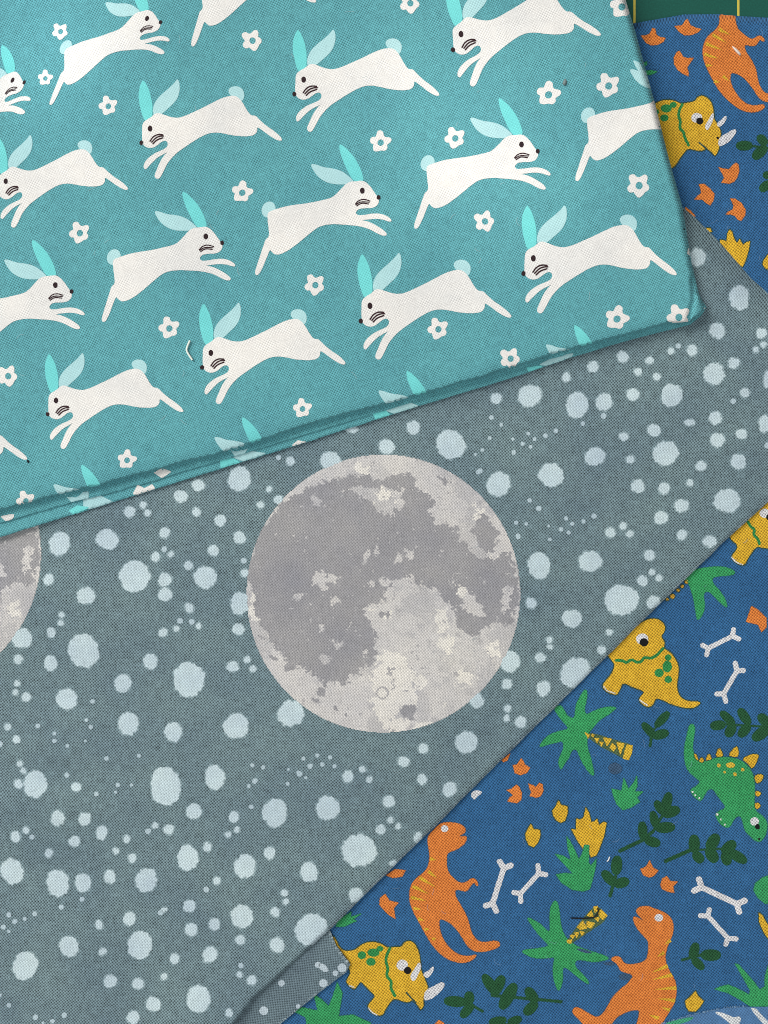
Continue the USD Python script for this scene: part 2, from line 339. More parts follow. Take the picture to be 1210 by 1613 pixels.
def E(z, x, y, rx, ry=None, s=1, rot=0):
    c = z([(x, y)])[0]; k = np.hypot(*(z([(1, 0)]) - z([(0, 0)]))[0]); return ell(c, rx * k, (ry or rx) * k, 22, rot)
def S(z): return np.hypot(*(z([(1, 0)]) - z([(0, 0)]))[0])

z1 = Z(1000, 0, 5.762); z2 = Z(1020, 140, 6.368); z3 = Z(1050, 310, 7.5625); z4 = Z(930, 960, 6.722); z5 = Z(1050, 780, 7.5625)
z6 = Z(830, 1070, 6.722); z7 = Z(1000, 1080, 5.762); z8 = Z(630, 1280, 6.452); z9 = Z(780, 1180, 5.762); z10 = Z(940, 1240, 4.481)
z11 = Z(810, 1400, 4.481); z12 = Z(520, 1460, 6.368); z13 = Z(1010, 1440, 6.05); zB = Z(790, 800, 2.881); zC = Z(790, 1200, 2.881); zD = Z(400, 1200, 2.881)

def trex(z, body, eye, stripes, sw, label):
    p = motif('printed_tyrannosaur', blob(z(body)), ORANGE, BROWN, hw=.9, label=label)
    if eye: sub(p, 'eye', E(z, *eye), (206, 200, 212))
    for a, b in stripes: sub(p, 'stripe', stripe(z, a, b, sw), (222, 160, 40), edge=.8)
trex(z1, [(765, 118), (910, 118), (918, 210), (940, 265), (1000, 320), (1055, 355), (1090, 345), (1120, 322), (1150, 325), (1175, 350), (1178, 375), (1160, 375), (1140, 355), (1120, 378), (1105, 410), (1060, 420), (1010, 405), (995, 420), (1010, 470), (1060, 540), (1100, 620), (1115, 700), (1130, 770), (1165, 830), (1215, 855), (1300, 850), (1300, 925), (1215, 925), (1170, 920), (1120, 880), (1085, 820), (1040, 760), (985, 700), (920, 665), (880, 660), (865, 690), (875, 760), (910, 830), (960, 900), (1020, 945), (1090, 960), (1150, 945), (1180, 950), (1180, 980), (1130, 1010), (1070, 1022), (990, 1010), (910, 965), (830, 895), (760, 815), (700, 710), (640, 590), (615, 500), (618, 430), (640, 360), (680, 310), (740, 265), (772, 210)],
     None, [((765, 262), (870, 318)), ((705, 312), (840, 390)), ((645, 395), (800, 455)), ((632, 490), (765, 530)), ((645, 595), (710, 590)), ((720, 735), (775, 745)), ((800, 690), (860, 735))], 5.5, 'headless-looking orange dinosaur running off the folded top edge')
trex(z8, [(410, 110), (480, 95), (580, 105), (640, 130), (670, 165), (665, 200), (645, 220), (590, 240), (655, 240), (680, 245), (675, 290), (640, 335), (580, 375), (510, 400), (480, 420), (475, 490), (480, 570), (510, 630), (560, 680), (610, 715), (650, 715), (690, 695), (730, 665), (770, 675), (795, 715), (795, 745), (775, 745), (760, 715), (740, 720), (710, 760), (690, 795), (660, 805), (620, 790), (565, 785), (560, 830), (580, 880), (630, 960), (680, 1050), (705, 1130), (725, 1210), (760, 1270), (800, 1310), (870, 1318), (979, 1298), (1024, 1331), (1002, 1376), (867, 1416), (780, 1418), (720, 1390), (670, 1340), (640, 1280), (600, 1220), (550, 1160), (490, 1110), (430, 1085), (400, 1090), (400, 1150), (420, 1240), (460, 1320), (520, 1390), (590, 1440), (660, 1460), (730, 1455), (775, 1440), (775, 1465), (730, 1505), (660, 1530), (580, 1525), (490, 1495), (400, 1430), (320, 1340), (250, 1220), (180, 1090), (130, 1000), (100, 910), (95, 820), (110, 740), (160, 670), (230, 620), (285, 560), (300, 480), (300, 410), (285, 330), (280, 260), (300, 220), (350, 165)],
     (455, 163, 38, 36), [((290, 598), (380, 668)), ((200, 662), (365, 757)), ((130, 750), (300, 830)), ((112, 862), (275, 898)), ((140, 972), (225, 985)), ((185, 1080), (250, 1100)), ((250, 1190), (300, 1180)), ((330, 1290), (370, 1275)), ((310, 470), (370, 480))], 5.5, 'orange dinosaur facing right with open mouth')
trex(z11, [(860, 145), (890, 125), (940, 120), (990, 140), (1050, 160), (1100, 195), (1125, 240), (1125, 310), (1100, 370), (1075, 430), (1065, 500), (1090, 570), (1130, 630), (1150, 700), (1140, 790), (1110, 850), (1070, 910), (1030, 975), (1020, 1050), (850, 1050), (860, 970), (880, 900), (885, 860), (850, 855), (790, 870), (720, 910), (680, 965), (640, 1020), (560, 1020), (490, 960), (450, 915), (410, 880), (415, 845), (440, 835), (480, 850), (540, 890), (590, 910), (630, 880), (660, 830), (690, 770), (740, 715), (800, 670), (830, 630), (825, 600), (790, 597), (750, 580), (735, 545), (715, 520), (685, 505), (690, 485), (720, 475), (755, 485), (775, 530), (830, 535), (890, 525), (935, 500), (945, 460), (950, 390), (940, 360), (900, 320), (860, 270), (840, 225), (840, 195), (870, 200), (918, 232), (890, 200), (865, 175)],
     (1022, 205, 30, 27), [((1085, 545), (970, 592)), ((1115, 608), (970, 645)), ((1145, 700), (990, 712)), ((1138, 790), (1010, 775)), ((1100, 858), (1040, 838)), ((1105, 365), (1065, 395)), ((1062, 450), (1010, 480)), ((1020, 915), (950, 890))], 6, 'orange dinosaur facing left with open mouth')

def tri(z, body, frill, spots, eye, pupil, horns, mouth, nails, label, nostril=None):
    s = S(z); p = motif('printed_triceratops', blob(z(body)), YELL, OLIVE, hw=1.9, label=label)
    sub(p, 'frill_line', line(z(frill), 4.6, 2), (38, 122, 62))
    for q in spots: sub(p, 'spot', E(z, *q), (40, 128, 66))
    sub(p, 'eye', E(z, *eye), (214, 206, 216)); sub(p, 'pupil', E(z, *pupil), BLACK, 4, k=.3)
    for h in horns: sub(p, 'horn', blob(z(h)), (228, 224, 232), 4)
    if mouth: sub(p, 'mouth', line(z(mouth), 2.4), OLIVE)
    for n in nails: sub(p, 'toenail', line(z(n), 2.0), (226, 216, 196), edge=.7)
    if nostril: sub(p, 'nostril', E(z, *nostril), BLACK, k=.3)
tri(z2, [(20, 190), (75, 150), (130, 120), (200, 108), (270, 118), (335, 150), (400, 140), (480, 125), (500, 85), (545, 65), (600, 85), (645, 140), (660, 200), (665, 260), (670, 310), (700, 350), (735, 420), (735, 470), (715, 520), (720, 590), (700, 640), (680, 672), (660, 650), (620, 610), (580, 590), (570, 615), (510, 620), (450, 605), (400, 600), (350, 660), (310, 720), (270, 785), (200, 800), (100, 620), (50, 430), (10, 250)],
    [(350, 155), (320, 210), (310, 270), (335, 330), (320, 395), (365, 430), (370, 480), (412, 562)], [(190, 195, 55, 42), (260, 160, 35, 30), (170, 290, 42, 36), (100, 230, 15, 25)], (495, 290, 55, 50), (525, 322, 36, 34),
    [[(570, 375), (600, 330), (640, 260), (660, 238), (672, 270), (655, 320), (630, 380), (600, 422)], [(690, 350), (740, 310), (775, 270), (800, 272), (785, 320), (755, 360), (715, 388)], [(740, 475), (800, 440), (850, 410), (885, 400), (895, 430), (870, 470), (820, 530), (770, 560), (720, 582), (706, 540), (720, 500)]],
    [(520, 540), (560, 570), (600, 605)], [], 'yellow horned dinosaur half hidden by the rabbit fabric', (705, 492, 13))
tri(z12, [(-10, 80), (20, 95), (50, 110), (80, 180), (120, 235), (180, 245), (250, 235), (300, 190), (360, 160), (430, 150), (500, 165), (550, 195), (590, 215), (650, 200), (720, 205), (740, 160), (780, 140), (830, 150), (870, 200), (895, 270), (905, 350), (910, 430), (940, 500), (965, 560), (985, 620), (945, 660), (935, 740), (940, 790), (910, 838), (890, 800), (850, 750), (820, 730), (790, 760), (720, 745), (650, 715), (600, 760), (560, 820), (530, 885), (480, 890), (420, 865), (385, 820), (380, 780), (440, 720), (455, 690), (400, 640), (350, 590), (310, 545), (280, 580), (250, 625), (215, 610), (170, 570), (165, 530), (210, 470), (180, 380), (120, 300), (60, 220), (0, 140)],
    [(600, 215), (575, 270), (555, 340), (585, 425), (560, 490), (620, 550), (605, 610), (650, 692)], [(320, 285, 42, 40), (435, 260, 60, 42), (500, 220, 35, 28), (410, 352, 48, 40)], (725, 385, 58, 55), (778, 438, 38, 36),
    [[(800, 490), (850, 420), (890, 350), (920, 380), (900, 450), (850, 548), (820, 540)], [(925, 470), (990, 440), (1020, 400), (1048, 403), (1035, 450), (990, 510), (960, 515)], [(980, 620), (1060, 585), (1120, 550), (1158, 573), (1120, 640), (1060, 700), (990, 735), (943, 742), (940, 670)]],
    [(765, 660), (800, 700), (860, 760)], [[(385, 815), (420, 860), (470, 885)], [(195, 590), (240, 608)]], 'yellow horned dinosaur beside the frayed corner of the grey fabric')
tri(z4, [(560, 130), (590, 115), (650, 95), (720, 105), (770, 140), (795, 190), (780, 240), (750, 275), (760, 310), (785, 340), (785, 380), (775, 410), (850, 455), (900, 520), (935, 600), (935, 680), (920, 760), (918, 840), (940, 910), (985, 955), (1050, 975), (1120, 975), (1165, 985), (1150, 1010), (1090, 1045), (1010, 1045), (930, 1025), (850, 1000), (780, 965), (700, 935), (680, 970), (660, 1015), (620, 1035), (570, 1020), (520, 970), (525, 930), (560, 900), (570, 870), (520, 845), (450, 825), (390, 790), (340, 780), (320, 830), (290, 900), (250, 900), (190, 880), (140, 840), (130, 800), (170, 750), (220, 690), (250, 630), (258, 580), (230, 540), (195, 500), (170, 470), (240, 380), (330, 300), (430, 200)],
    [(275, 540), (340, 540), (380, 570), (430, 525), (500, 565), (545, 550), (570, 505), (640, 520), (700, 490), (770, 415)], [(825, 510, 35, 35), (815, 605, 50, 62), (730, 672, 48, 45), (825, 742, 40, 38)], (550, 315, 65, 60), (568, 348, 46, 44), [], None,
    [[(142, 815), (180, 865), (262, 888)], [(525, 962), (560, 985), (605, 1015)]], 'yellow dinosaur with green spots and curled tail')
tri(z5, [(1300, 40), (1215, 60), (1100, 130), (1000, 220), (900, 320), (740, 470), (760, 500), (780, 540), (850, 590), (840, 650), (780, 720), (790, 770), (850, 820), (930, 835), (960, 770), (1010, 690), (1070, 610), (1140, 625), (1215, 635), (1300, 640)],
    [(970, 320), (1000, 370), (1055, 410), (1035, 470), (1090, 520), (1108, 578)], [], (1170, 215, 60, 55), (1217, 262, 30, 37), [], None, [[(780, 740), (820, 795), (905, 828)]], 'yellow dinosaur cut off by the right border of the picture')
# stegosaurus
st = motif('printed_stegosaur', blob(z7([(490, 370), (515, 345), (545, 360), (545, 420), (530, 500), (525, 580), (545, 640), (590, 690), (650, 690), (720, 660), (800, 645), (880, 655), (950, 670), (1020, 720), (1070, 790), (1090, 880), (1090, 960), (1085, 1060), (1095, 1140), (1160, 1180), (1200, 1230), (1205, 1290), (1185, 1370), (1140, 1420), (1095, 1410), (1050, 1370), (1000, 1320), (985, 1250), (960, 1180), (920, 1190), (890, 1230), (870, 1280), (830, 1290), (790, 1270), (750, 1220), (730, 1170), (760, 1140), (830, 1110), (800, 1060), (750, 1000), (710, 935), (670, 940), (640, 980), (610, 1040), (580, 1045), (530, 1000), (500, 945), (550, 920), (600, 875), (560, 840), (500, 790), (465, 740), (450, 650), (450, 550), (475, 450)])), GREEN, (38, 100, 92), hw=1.0)
for q in ([(535, 615), (565, 630), (578, 685), (550, 660)], [(580, 690), (605, 648), (628, 668), (622, 698)], [(638, 680), (675, 610), (697, 655), (692, 675)], [(728, 648), (765, 555), (802, 620), (798, 645)], [(845, 632), (920, 545), (942, 578), (942, 645), (900, 648)], [(970, 665), (1060, 622), (1123, 622), (1122, 660), (1070, 765), (1030, 710)], [(1083, 818), (1140, 803), (1173, 818), (1150, 870), (1105, 893)], [(1092, 958), (1140, 962), (1148, 990), (1103, 1012)], [(1086, 1072), (1120, 1062), (1148, 1095), (1103, 1128)]):
    c = sub(st, 'back_plate', blob(z7(q), 1), YELL); sub(c, 'ink_outline', blob(z7(q), 1).buffer(1.2).difference(blob(z7(q), 1)), OLIVE, 2)
for q in ((765, 725, 18), (870, 722, 42, 25), (980, 762, 16), (910, 805, 18), (815, 787, 12)): sub(st, 'spot', E(z7, *q), (206, 168, 52))
sub(st, 'eye', E(z7, 1088, 1232, 40, 38), (228, 224, 230)); sub(st, 'pupil', E(z7, 1115, 1280, 22, 24), BLACK, 4, k=.3); sub(st, 'nostril', E(z7, 1130, 1393, 10), BLACK, k=.3)
for q in ((525, 965, 9), (548, 995, 9), (585, 1022, 9), (748, 1170, 12), (782, 1215, 9), (818, 1262, 9)): sub(st, 'claw', E(z7, *q), (222, 232, 222))
# footprints
for z, q in ((z1, [(55, 322), (100, 320), (135, 305), (160, 252), (188, 262), (195, 315), (230, 335), (282, 343), (260, 380), (210, 405), (150, 410), (105, 390), (80, 355)]), (z1, [(362, 235), (430, 230), (455, 190), (480, 170), (508, 230), (550, 250), (606, 262), (570, 295), (510, 318), (450, 318), (400, 285)]),
             (z1, [(355, 520), (382, 470), (410, 462), (440, 515), (470, 525), (533, 525), (500, 575), (475, 610), (492, 665), (487, 692), (440, 670), (390, 635), (358, 580)]), (z2, [(712, 785), (770, 800), (820, 805), (850, 770), (885, 738), (912, 755), (922, 820), (905, 880), (870, 930), (820, 950), (742, 940), (770, 890), (752, 850)]),
             (z2, [(515, 955), (570, 952), (630, 1000), (672, 1050), (667, 1110), (630, 1167), (590, 1145), (550, 1110), (470, 1110), (500, 1075), (540, 1045), (532, 1000)]), (z3, [(760, 20), (820, 25), (890, 70), (942, 150), (937, 220), (890, 285), (850, 270), (820, 230), (770, 210), (705, 213), (730, 180), (790, 150), (800, 100)]),
             (z3, [(225, 120), (290, 165), (348, 235), (300, 230), (230, 170)]), (z9, [(160, 145), (200, 140), (235, 82), (257, 105), (270, 140), (317, 170), (290, 215), (230, 238), (180, 218)]), (z9, [(102, 372), (150, 360), (195, 322), (222, 348), (243, 400), (238, 460), (200, 492), (112, 475), (130, 440), (165, 420), (138, 395)]),
             (z9, [(303, 312), (350, 330), (370, 345), (400, 308), (430, 318), (438, 375), (415, 428), (375, 442), (313, 425), (330, 390), (312, 360)]), (z10, [(308, 578), (350, 560), (375, 517), (397, 565), (437, 590), (410, 622), (375, 640), (330, 622)]), (z10, [(450, 690), (463, 645), (495, 628), (520, 662), (573, 668), (540, 700), (548, 747), (500, 738), (460, 718)]),
             (zD, [(570, 650), (572, 618), (597, 600), (615, 630), (656, 640), (635, 665), (643, 714), (605, 690)]), (zD, [(600, 515), (640, 488), (690, 492), (672, 522), (630, 528)]), (zB, [(1110, 517), (1135, 445), (1165, 462), (1203, 500), (1203, 542), (1180, 564), (1165, 530)]), (z9, [(60, 100), (140, 35), (112, 102), (75, 120)]), (zD, [(820, 1190), (840, 1172), (862, 1185), (870, 1200), (850, 1215)])):
    motif('printed_footprint', crisp(z(q)), ORANGE, BROWN, hw=.8, label='orange three-toed footprint')
for z, q in ((z3, [(640, 512), (690, 520), (715, 530), (728, 440), (750, 390), (782, 415), (803, 490), (830, 545), (855, 540), (872, 500), (892, 540), (910, 575), (955, 540), (995, 530), (978, 640), (942, 760), (905, 835), (860, 800), (750, 680), (640, 570)]), (z3, [(1250, 660), (1215, 680), (1160, 755), (1145, 800), (1170, 845), (1215, 870), (1250, 870)]), (z3, [(480, 370), (520, 372), (540, 410), (520, 420), (480, 400)]),
             (z9, [(520, 560), (552, 520), (575, 465), (602, 508), (657, 520), (660, 580), (633, 652), (600, 668), (557, 648), (530, 610)]), (z9, [(275, 770), (297, 725), (325, 680), (352, 728), (407, 735), (410, 790), (388, 852), (350, 890), (307, 873), (280, 820)]),
             (z9, [(692, 725), (735, 735), (738, 632), (770, 640), (803, 622), (825, 530), (852, 578), (875, 665), (903, 655), (925, 632), (945, 690), (988, 662), (1012, 670), (988, 790), (953, 890), (920, 965), (870, 982), (848, 935), (800, 905), (750, 835)]), (z13, [(420, 830), (465, 790), (520, 732), (542, 780), (597, 830), (562, 885), (520, 930), (455, 925), (430, 880)]), (z10, [(1145, 885), (1170, 905), (1215, 985), (1260, 1060), (1260, 1110), (1215, 1075), (1180, 1025), (1148, 955)])):
    motif('printed_footprint', crisp(z(q)), YELL, OLIVE, hw=1.6, label='yellow three-toed footprint')
# plants
def palm(z, crown, trunk, segs):
    p = motif('printed_palm', blob(z(crown)), GREEN, (36, 98, 92), hw=.8)
    if trunk:
        t = sub(p, 'trunk', blob(z(trunk), 1), (70, 92, 62), 1)
        for q in segs: sub(p, 'trunk_piece', crisp(z(q)).buffer(.45), (212, 164, 46), 3, edge=.5)
palm(z5, [(200, 950), (350, 880), (500, 855), (650, 848), (750, 868), (825, 915), (802, 947), (700, 962), (590, 967), (540, 1000), (560, 1060), (630, 1130), (700, 1230), (730, 1340), (690, 1325), (600, 1240), (520, 1152), (462, 1150), (440, 1200), (457, 1290), (447, 1400), (370, 1510), (348, 1400), (328, 1250), (290, 1130), (262, 1050), (220, 1000)], None, [])
for q in ((70, 1205, 27), (240, 1030, 22), (140, 1132, 18), (188, 1085, 18), (10, 1240, 15)): motif('printed_palm_trunk', E(z5, *q), (196, 150, 46), OLIVE, label='trunk piece of a palm mostly hidden by the grey fabric')
palm(z6, [(280, 310), (350, 270), (390, 310), (420, 380), (490, 420), (510, 380), (515, 290), (540, 220), (590, 140), (622, 100), (643, 140), (635, 220), (610, 300), (620, 380), (700, 340), (780, 305), (880, 288), (953, 300), (930, 325), (860, 380), (770, 430), (700, 520), (650, 570), (640, 640), (640, 720), (680, 830), (700, 930), (718, 1018), (680, 1018), (610, 920), (560, 830), (530, 740), (480, 745), (450, 830), (400, 890), (365, 970), (333, 900), (340, 830), (390, 740), (385, 650), (320, 670), (230, 690), (130, 725), (150, 670), (230, 590), (330, 550), (420, 535), (440, 510), (380, 450), (330, 380)],
     [(600, 560), (700, 570), (850, 610), (1000, 662), (1115, 690), (1125, 760), (1085, 865), (1030, 845), (900, 775), (760, 705), (650, 615)],
     [[(615, 560), (662, 590), (650, 630)], [(690, 578), (712, 590), (705, 612), (688, 600)], [(720, 625), (765, 628), (745, 675)], [(772, 662), (808, 668), (790, 714)], [(812, 620), (897, 632), (850, 706)], [(905, 675), (945, 720), (920, 760), (880, 725)], [(952, 670), (1033, 682), (990, 796)], [(1060, 695), (1118, 700), (1113, 770), (1078, 855), (1020, 838), (1038, 760)]])
palm(z11, [(290, 78), (312, 110), (322, 180), (332, 270), (360, 340), (400, 375), (450, 410), (540, 440), (620, 465), (680, 490), (630, 510), (550, 520), (470, 500), (430, 510), (430, 550), (470, 590), (510, 630), (535, 678), (500, 662), (430, 610), (370, 555), (340, 560), (347, 640), (320, 732), (293, 690), (273, 610), (275, 530), (290, 480), (230, 492), (140, 492), (50, 450), (70, 430), (150, 423), (230, 410), (245, 400), (190, 345), (130, 270), (83, 197), (140, 220), (200, 260), (240, 305), (255, 290), (248, 180), (263, 110)],
     [(370, 370), (420, 295), (480, 215), (540, 145), (590, 115), (660, 190), (635, 235), (560, 285), (470, 345), (395, 395)],
     [[(370, 365), (408, 358), (402, 388), (378, 382)], [(392, 328), (428, 328), (415, 353)], [(427, 308), (458, 308), (440, 348)], [(462, 298), (498, 308), (480, 333)], [(445, 270), (485, 225), (513, 278), (470, 290)], [(515, 230), (570, 243), (545, 280), (512, 268)], [(515, 190), (545, 155), (563, 203)], [(562, 128), (587, 122), (597, 150), (570, 168)], [(588, 170), (615, 147), (658, 190), (625, 220)], [(568, 208), (603, 198), (592, 233)]])
for z, q in ((zC, [(500, 122), (545, 132), (555, 72), (577, 125), (600, 95), (615, 62), (617, 110), (605, 135), (645, 135), (615, 160), (628, 182), (590, 207), (550, 220), (523, 192), (508, 155)]), (z9, [(552, 1138), (640, 1125), (710, 1135), (640, 1060), (540, 950), (620, 970), (690, 1010), (660, 900), (648, 790), (680, 830), (730, 930), (760, 1000), (790, 950), (812, 872), (852, 872), (850, 1030), (870, 1060), (918, 992), (915, 1060), (890, 1170), (860, 1272), (800, 1293), (700, 1277), (600, 1212)]),
             (zD, [(180, 1132), (220, 1115), (290, 1130), (270, 1052), (310, 1080), (340, 1110), (360, 1060), (378, 1000), (402, 1050), (392, 1110), (385, 1155), (450, 1148), (530, 1185), (570, 1260), (250, 1260), (235, 1160)]), (zD, [(385, 720), (442, 680), (440, 705), (492, 687), (450, 715), (468, 722), (410, 748), (370, 748)]),
             (z13, [(893, 470), (930, 480), (1000, 560), (1080, 650), (1130, 720), (1180, 690), (1180, 590), (1215, 480), (1300, 380), (1300, 885), (1215, 885), (1060, 890), (1000, 852), (920, 803), (830, 753), (700, 715), (760, 690), (830, 673), (900, 700), (980, 740), (1030, 770), (1040, 730), (980, 620)]), (z1, [(60, 590), (108, 555), (112, 582), (70, 620)]), (z1, [(80, 645), (150, 637), (207, 650), (150, 678), (90, 678)]), (z10, [(1260, 615), (1215, 622), (1170, 640), (1118, 680), (1108, 730), (1140, 782), (1190, 822), (1260, 828)])):
    motif('printed_fern', crisp(z(q)), GREEN, (36, 98, 92), 4, hw=.8)
def sprig(z, leaves, stems):
    s = S(z)
    p = motif('printed_sprig', unary_union([line(z([a, b]), w * s, 0) for a, b, w in stems]), DKG, (34, 78, 84), 2, .7, edge=.5)
    done = Polygon()
    for a, b, w in leaves:
        g = leaf(*z([a, b]), w * s); sub(p, 'leaf', g.difference(done), DKG, 3, edge=0); done = done.union(g.buffer(.05))
sprig(z7, [((185, 375), (312, 238), 78), ((68, 338), (188, 472), 78), ((158, 465), (310, 422), 88)], [((155, 430), (140, 548), 22), ((150, 430), (200, 370), 14)])
sprig(z7, [((685, 370), (825, 350), 90), ((780, 235), (905, 355), 80), ((905, 350), (835, 465), 95), ((945, 208), (1045, 355), 90), ((1045, 350), (945, 465), 90), ((1125, 262), (1225, 365), 95), ((1225, 380), (1068, 492), 105)], [((800, 350), (1230, 375), 16)])
sprig(z10, [((330, 372), (320, 242), 68), ((338, 370), (450, 402), 72), ((420, 288), (393, 168), 62), ((412, 290), (555, 280), 78), ((472, 192), (415, 95), 62), ((470, 197), (515, 35), 74), ((462, 197), (588, 153), 78)], [((165, 450), (330, 370), 24), ((330, 370), (400, 310), 20), ((400, 310), (470, 190), 16)])
sprig(z10, [((690, 465), (688, 335), 80), ((685, 460), (750, 530), 74), ((785, 445), (855, 332), 84), ((782, 428), (845, 530), 84), ((885, 465), (980, 385), 80), ((900, 455), (930, 552), 74), ((925, 447), (1060, 530), 74)], [((488, 522), (660, 445), 24), ((660, 445), (900, 435), 12)])
sprig(z10, [((135, 620), (147, 483), 80), ((132, 692), (40, 592), 72), ((123, 692), (230, 658), 74)], [((135, 630), (95, 768), 20)])
sprig(z13, [((483, 435), (528, 272), 95), ((488, 422), (597, 525), 85), ((568, 390), (762, 392), 112)], [((570, 390), (393, 437), 22)])
sprig(z2, [((888, 570), (1055, 568), 100), ((1195, 560), (1110, 465), 95), ((1195, 570), (1060, 700), 105)], [((1040, 570), (1260, 600), 18)])
sprig(z2, [((1160, 850), (1240, 880), 80), ((1128, 1020), (1240, 930), 95)], [((1240, 870), (1250, 940), 20)])
sprig(zD, [((862, 1085), (968, 1092), 50), ((975, 1042), (980, 1100), 46), ((940, 1160), (995, 1098), 44)], [((960, 1090), (1038, 1132), 10)])
one = Z(0, 0, 1)
sprig(one, [((761, 1535), (784, 1568), 17), ((793, 1537), (776, 1569), 18), ((812, 1549), (789, 1590), 20), ((829, 1556), (846, 1580), 17), ((846, 1579), (826, 1598), 17)], [((775, 1568), (884, 1578), 4)])
sprig(one, [((770, 1611), (798, 1606), 14), ((800, 1612), (822, 1604), 14)], [((780, 1612), (830, 1618), 4)])
# bones
def bone(z, a1, a2, b1, b2, w, sheet=SD, **kw):
    a1, a2, b1, b2 = z([a1, a2, b1, b2]); A, B = (a1 + a2) / 2, (b1 + b2) / 2; d = (B - A) / np.hypot(*(B - A))
    A2, B2 = A + d * w * 1.05, B - d * w * 1.05
    g = unary_union([LineString([A2, B2]).buffer(w * .48)] + [LineString([J, J + (t - J) * .86]).buffer(w * .50) for J, t in ((A2, a1), (A2, a2), (B2, b1), (B2, b2))])
    motif('printed_bone', g.buffer(-.8).buffer(.8).buffer(1.5).buffer(-1.5), BONE, None, sheet=sheet, **kw)
bone(zB, (908, 622), (930, 672), (1055, 547), (1082, 597), 7.5); bone(zB, (1060, 700), (1103, 738), (973, 845), (1020, 884), 8)
bone(zD, (1113, 448), (1172, 468), (1047, 655), (1103, 683), 9); bone(zC, (165, 465), (206, 513), (52, 593), (88, 640), 8)
bone(z10, (720, 642), (680, 735), (1054, 798), (1008, 888), 9.5); bone(z10, (797, 858), (724, 907), (995, 1072), (910, 1116), 7.8)
motif('printed_bone', blob(zD([(982, 152), (1000, 127), (1043, 135), (1012, 160), (1000, 175)]), 1), BONE)
motif('printed_bone', blob(z13([(685, 930), (760, 932), (850, 972), (890, 985), (935, 972), (958, 1000), (930, 1060), (860, 1060), (800, 1003)])), (196, 206, 222), sheet=SO, label='pale bone on the overlapping layer')
motif('printed_bone', blob(z13([(1035, 890), (1100, 897), (1140, 955), (1230, 1040), (1215, 1070), (1170, 1055), (1100, 975)])), (196, 206, 222), sheet=SO, label='pale bone on the overlapping layer')
motif('printed_fern', blob(z13([(215, 1040), (330, 1010), (500, 975), (490, 1005), (400, 1040), (300, 1060)]), 1), (60, 150, 110), sheet=SO)
# ink smudges
for z, q in ((z6, (935, 945, 72, 62)), (z11, (785, 622, 48, 24)), (z11, (672, 530, 40, 12)), (z11, (495, 440, 55, 10, 1, 15))):
    motif('ink_smudge', E(z, *q), (50, 78, 106), None, 5, edge=1.0)
# thread ends along the overlapping edge
def tubes(paths, r, n=5):
    V, F, o = [], [], 0
    for p in paths:
        p = np.asarray(p, float); t = np.gradient(p, axis=0); t /= np.maximum(np.linalg.norm(t, axis=1, keepdims=True), 1e-12)
        a = np.cross(t, [.3, .2, 1.]); a /= np.maximum(np.linalg.norm(a, axis=1, keepdims=True), 1e-12); b = np.cross(t, a); m = len(p)
        th = np.arange(n) / n * 2 * np.pi
        V.append((p[:, None] + r * (np.cos(th)[None, :, None] * a[:, None] + np.sin(th)[None, :, None] * b[:, None])).reshape(-1, 3))
        for i in range(m - 1):
            for j in range(n):
                k = (j + 1) % n; q = [o + i * n + j, o + i * n + k, o + i * n + n + k, o + i * n + n + j]; F += [[q[0], q[1], q[2]], [q[0], q[2], q[3]]]
        F += [[o, o + j + 1, o + j] for j in range(1, n - 1)] + [[o + (m - 1) * n, o + (m - 1) * n + j, o + (m - 1) * n + j + 1] for j in range(1, n - 1)]
        o += m * n
    return np.vstack(V), np.array(F)
def fray(L, zf, n, lo, hi, side, lift=.00025):
    out = []; L = LineString(L)
    for s in np.sort(rng.uniform(0, L.length, n)):
        p = np.array(L.interpolate(s).coords[0]); q = np.array(L.interpolate(s + 2).coords[0]); d = (q - p) / max(np.hypot(*(q - p)), 1e-9); nn = np.array([-d[1], d[0]]) * side
        l = rng.uniform(lo, hi); w = rng.uniform(-.6, .6); t = np.linspace(-.1, 1, 5)[:, None]
        c = p + nn * l * t + d * w * l * t ** 2
        z = np.where(t[:, 0] < .1, zf(*np.array([p, p]).T)[0], zf(*np.array([p, p]).T)[0] - .0003 * t[:, 0]) + lift
        out.append(at(*c.T, z))
    return out
white_thread = plain('white_thread', (226, 228, 226), .8); grey_thread = plain('grey_thread', (172, 186, 190), .85); dark_thread = plain('dark_thread', (16, 16, 20), .7)
put(dino_fab, 'frayed_threads', *tubes(fray([(1042, 1613), (1089, 1600), (1115.8, 1593.7), (1142, 1588), (1175, 1586)], z_over, 110, .5, 2.6, -1), .000035), plain('pale_blue_thread', (150, 182, 210), .8), kind='stuff')

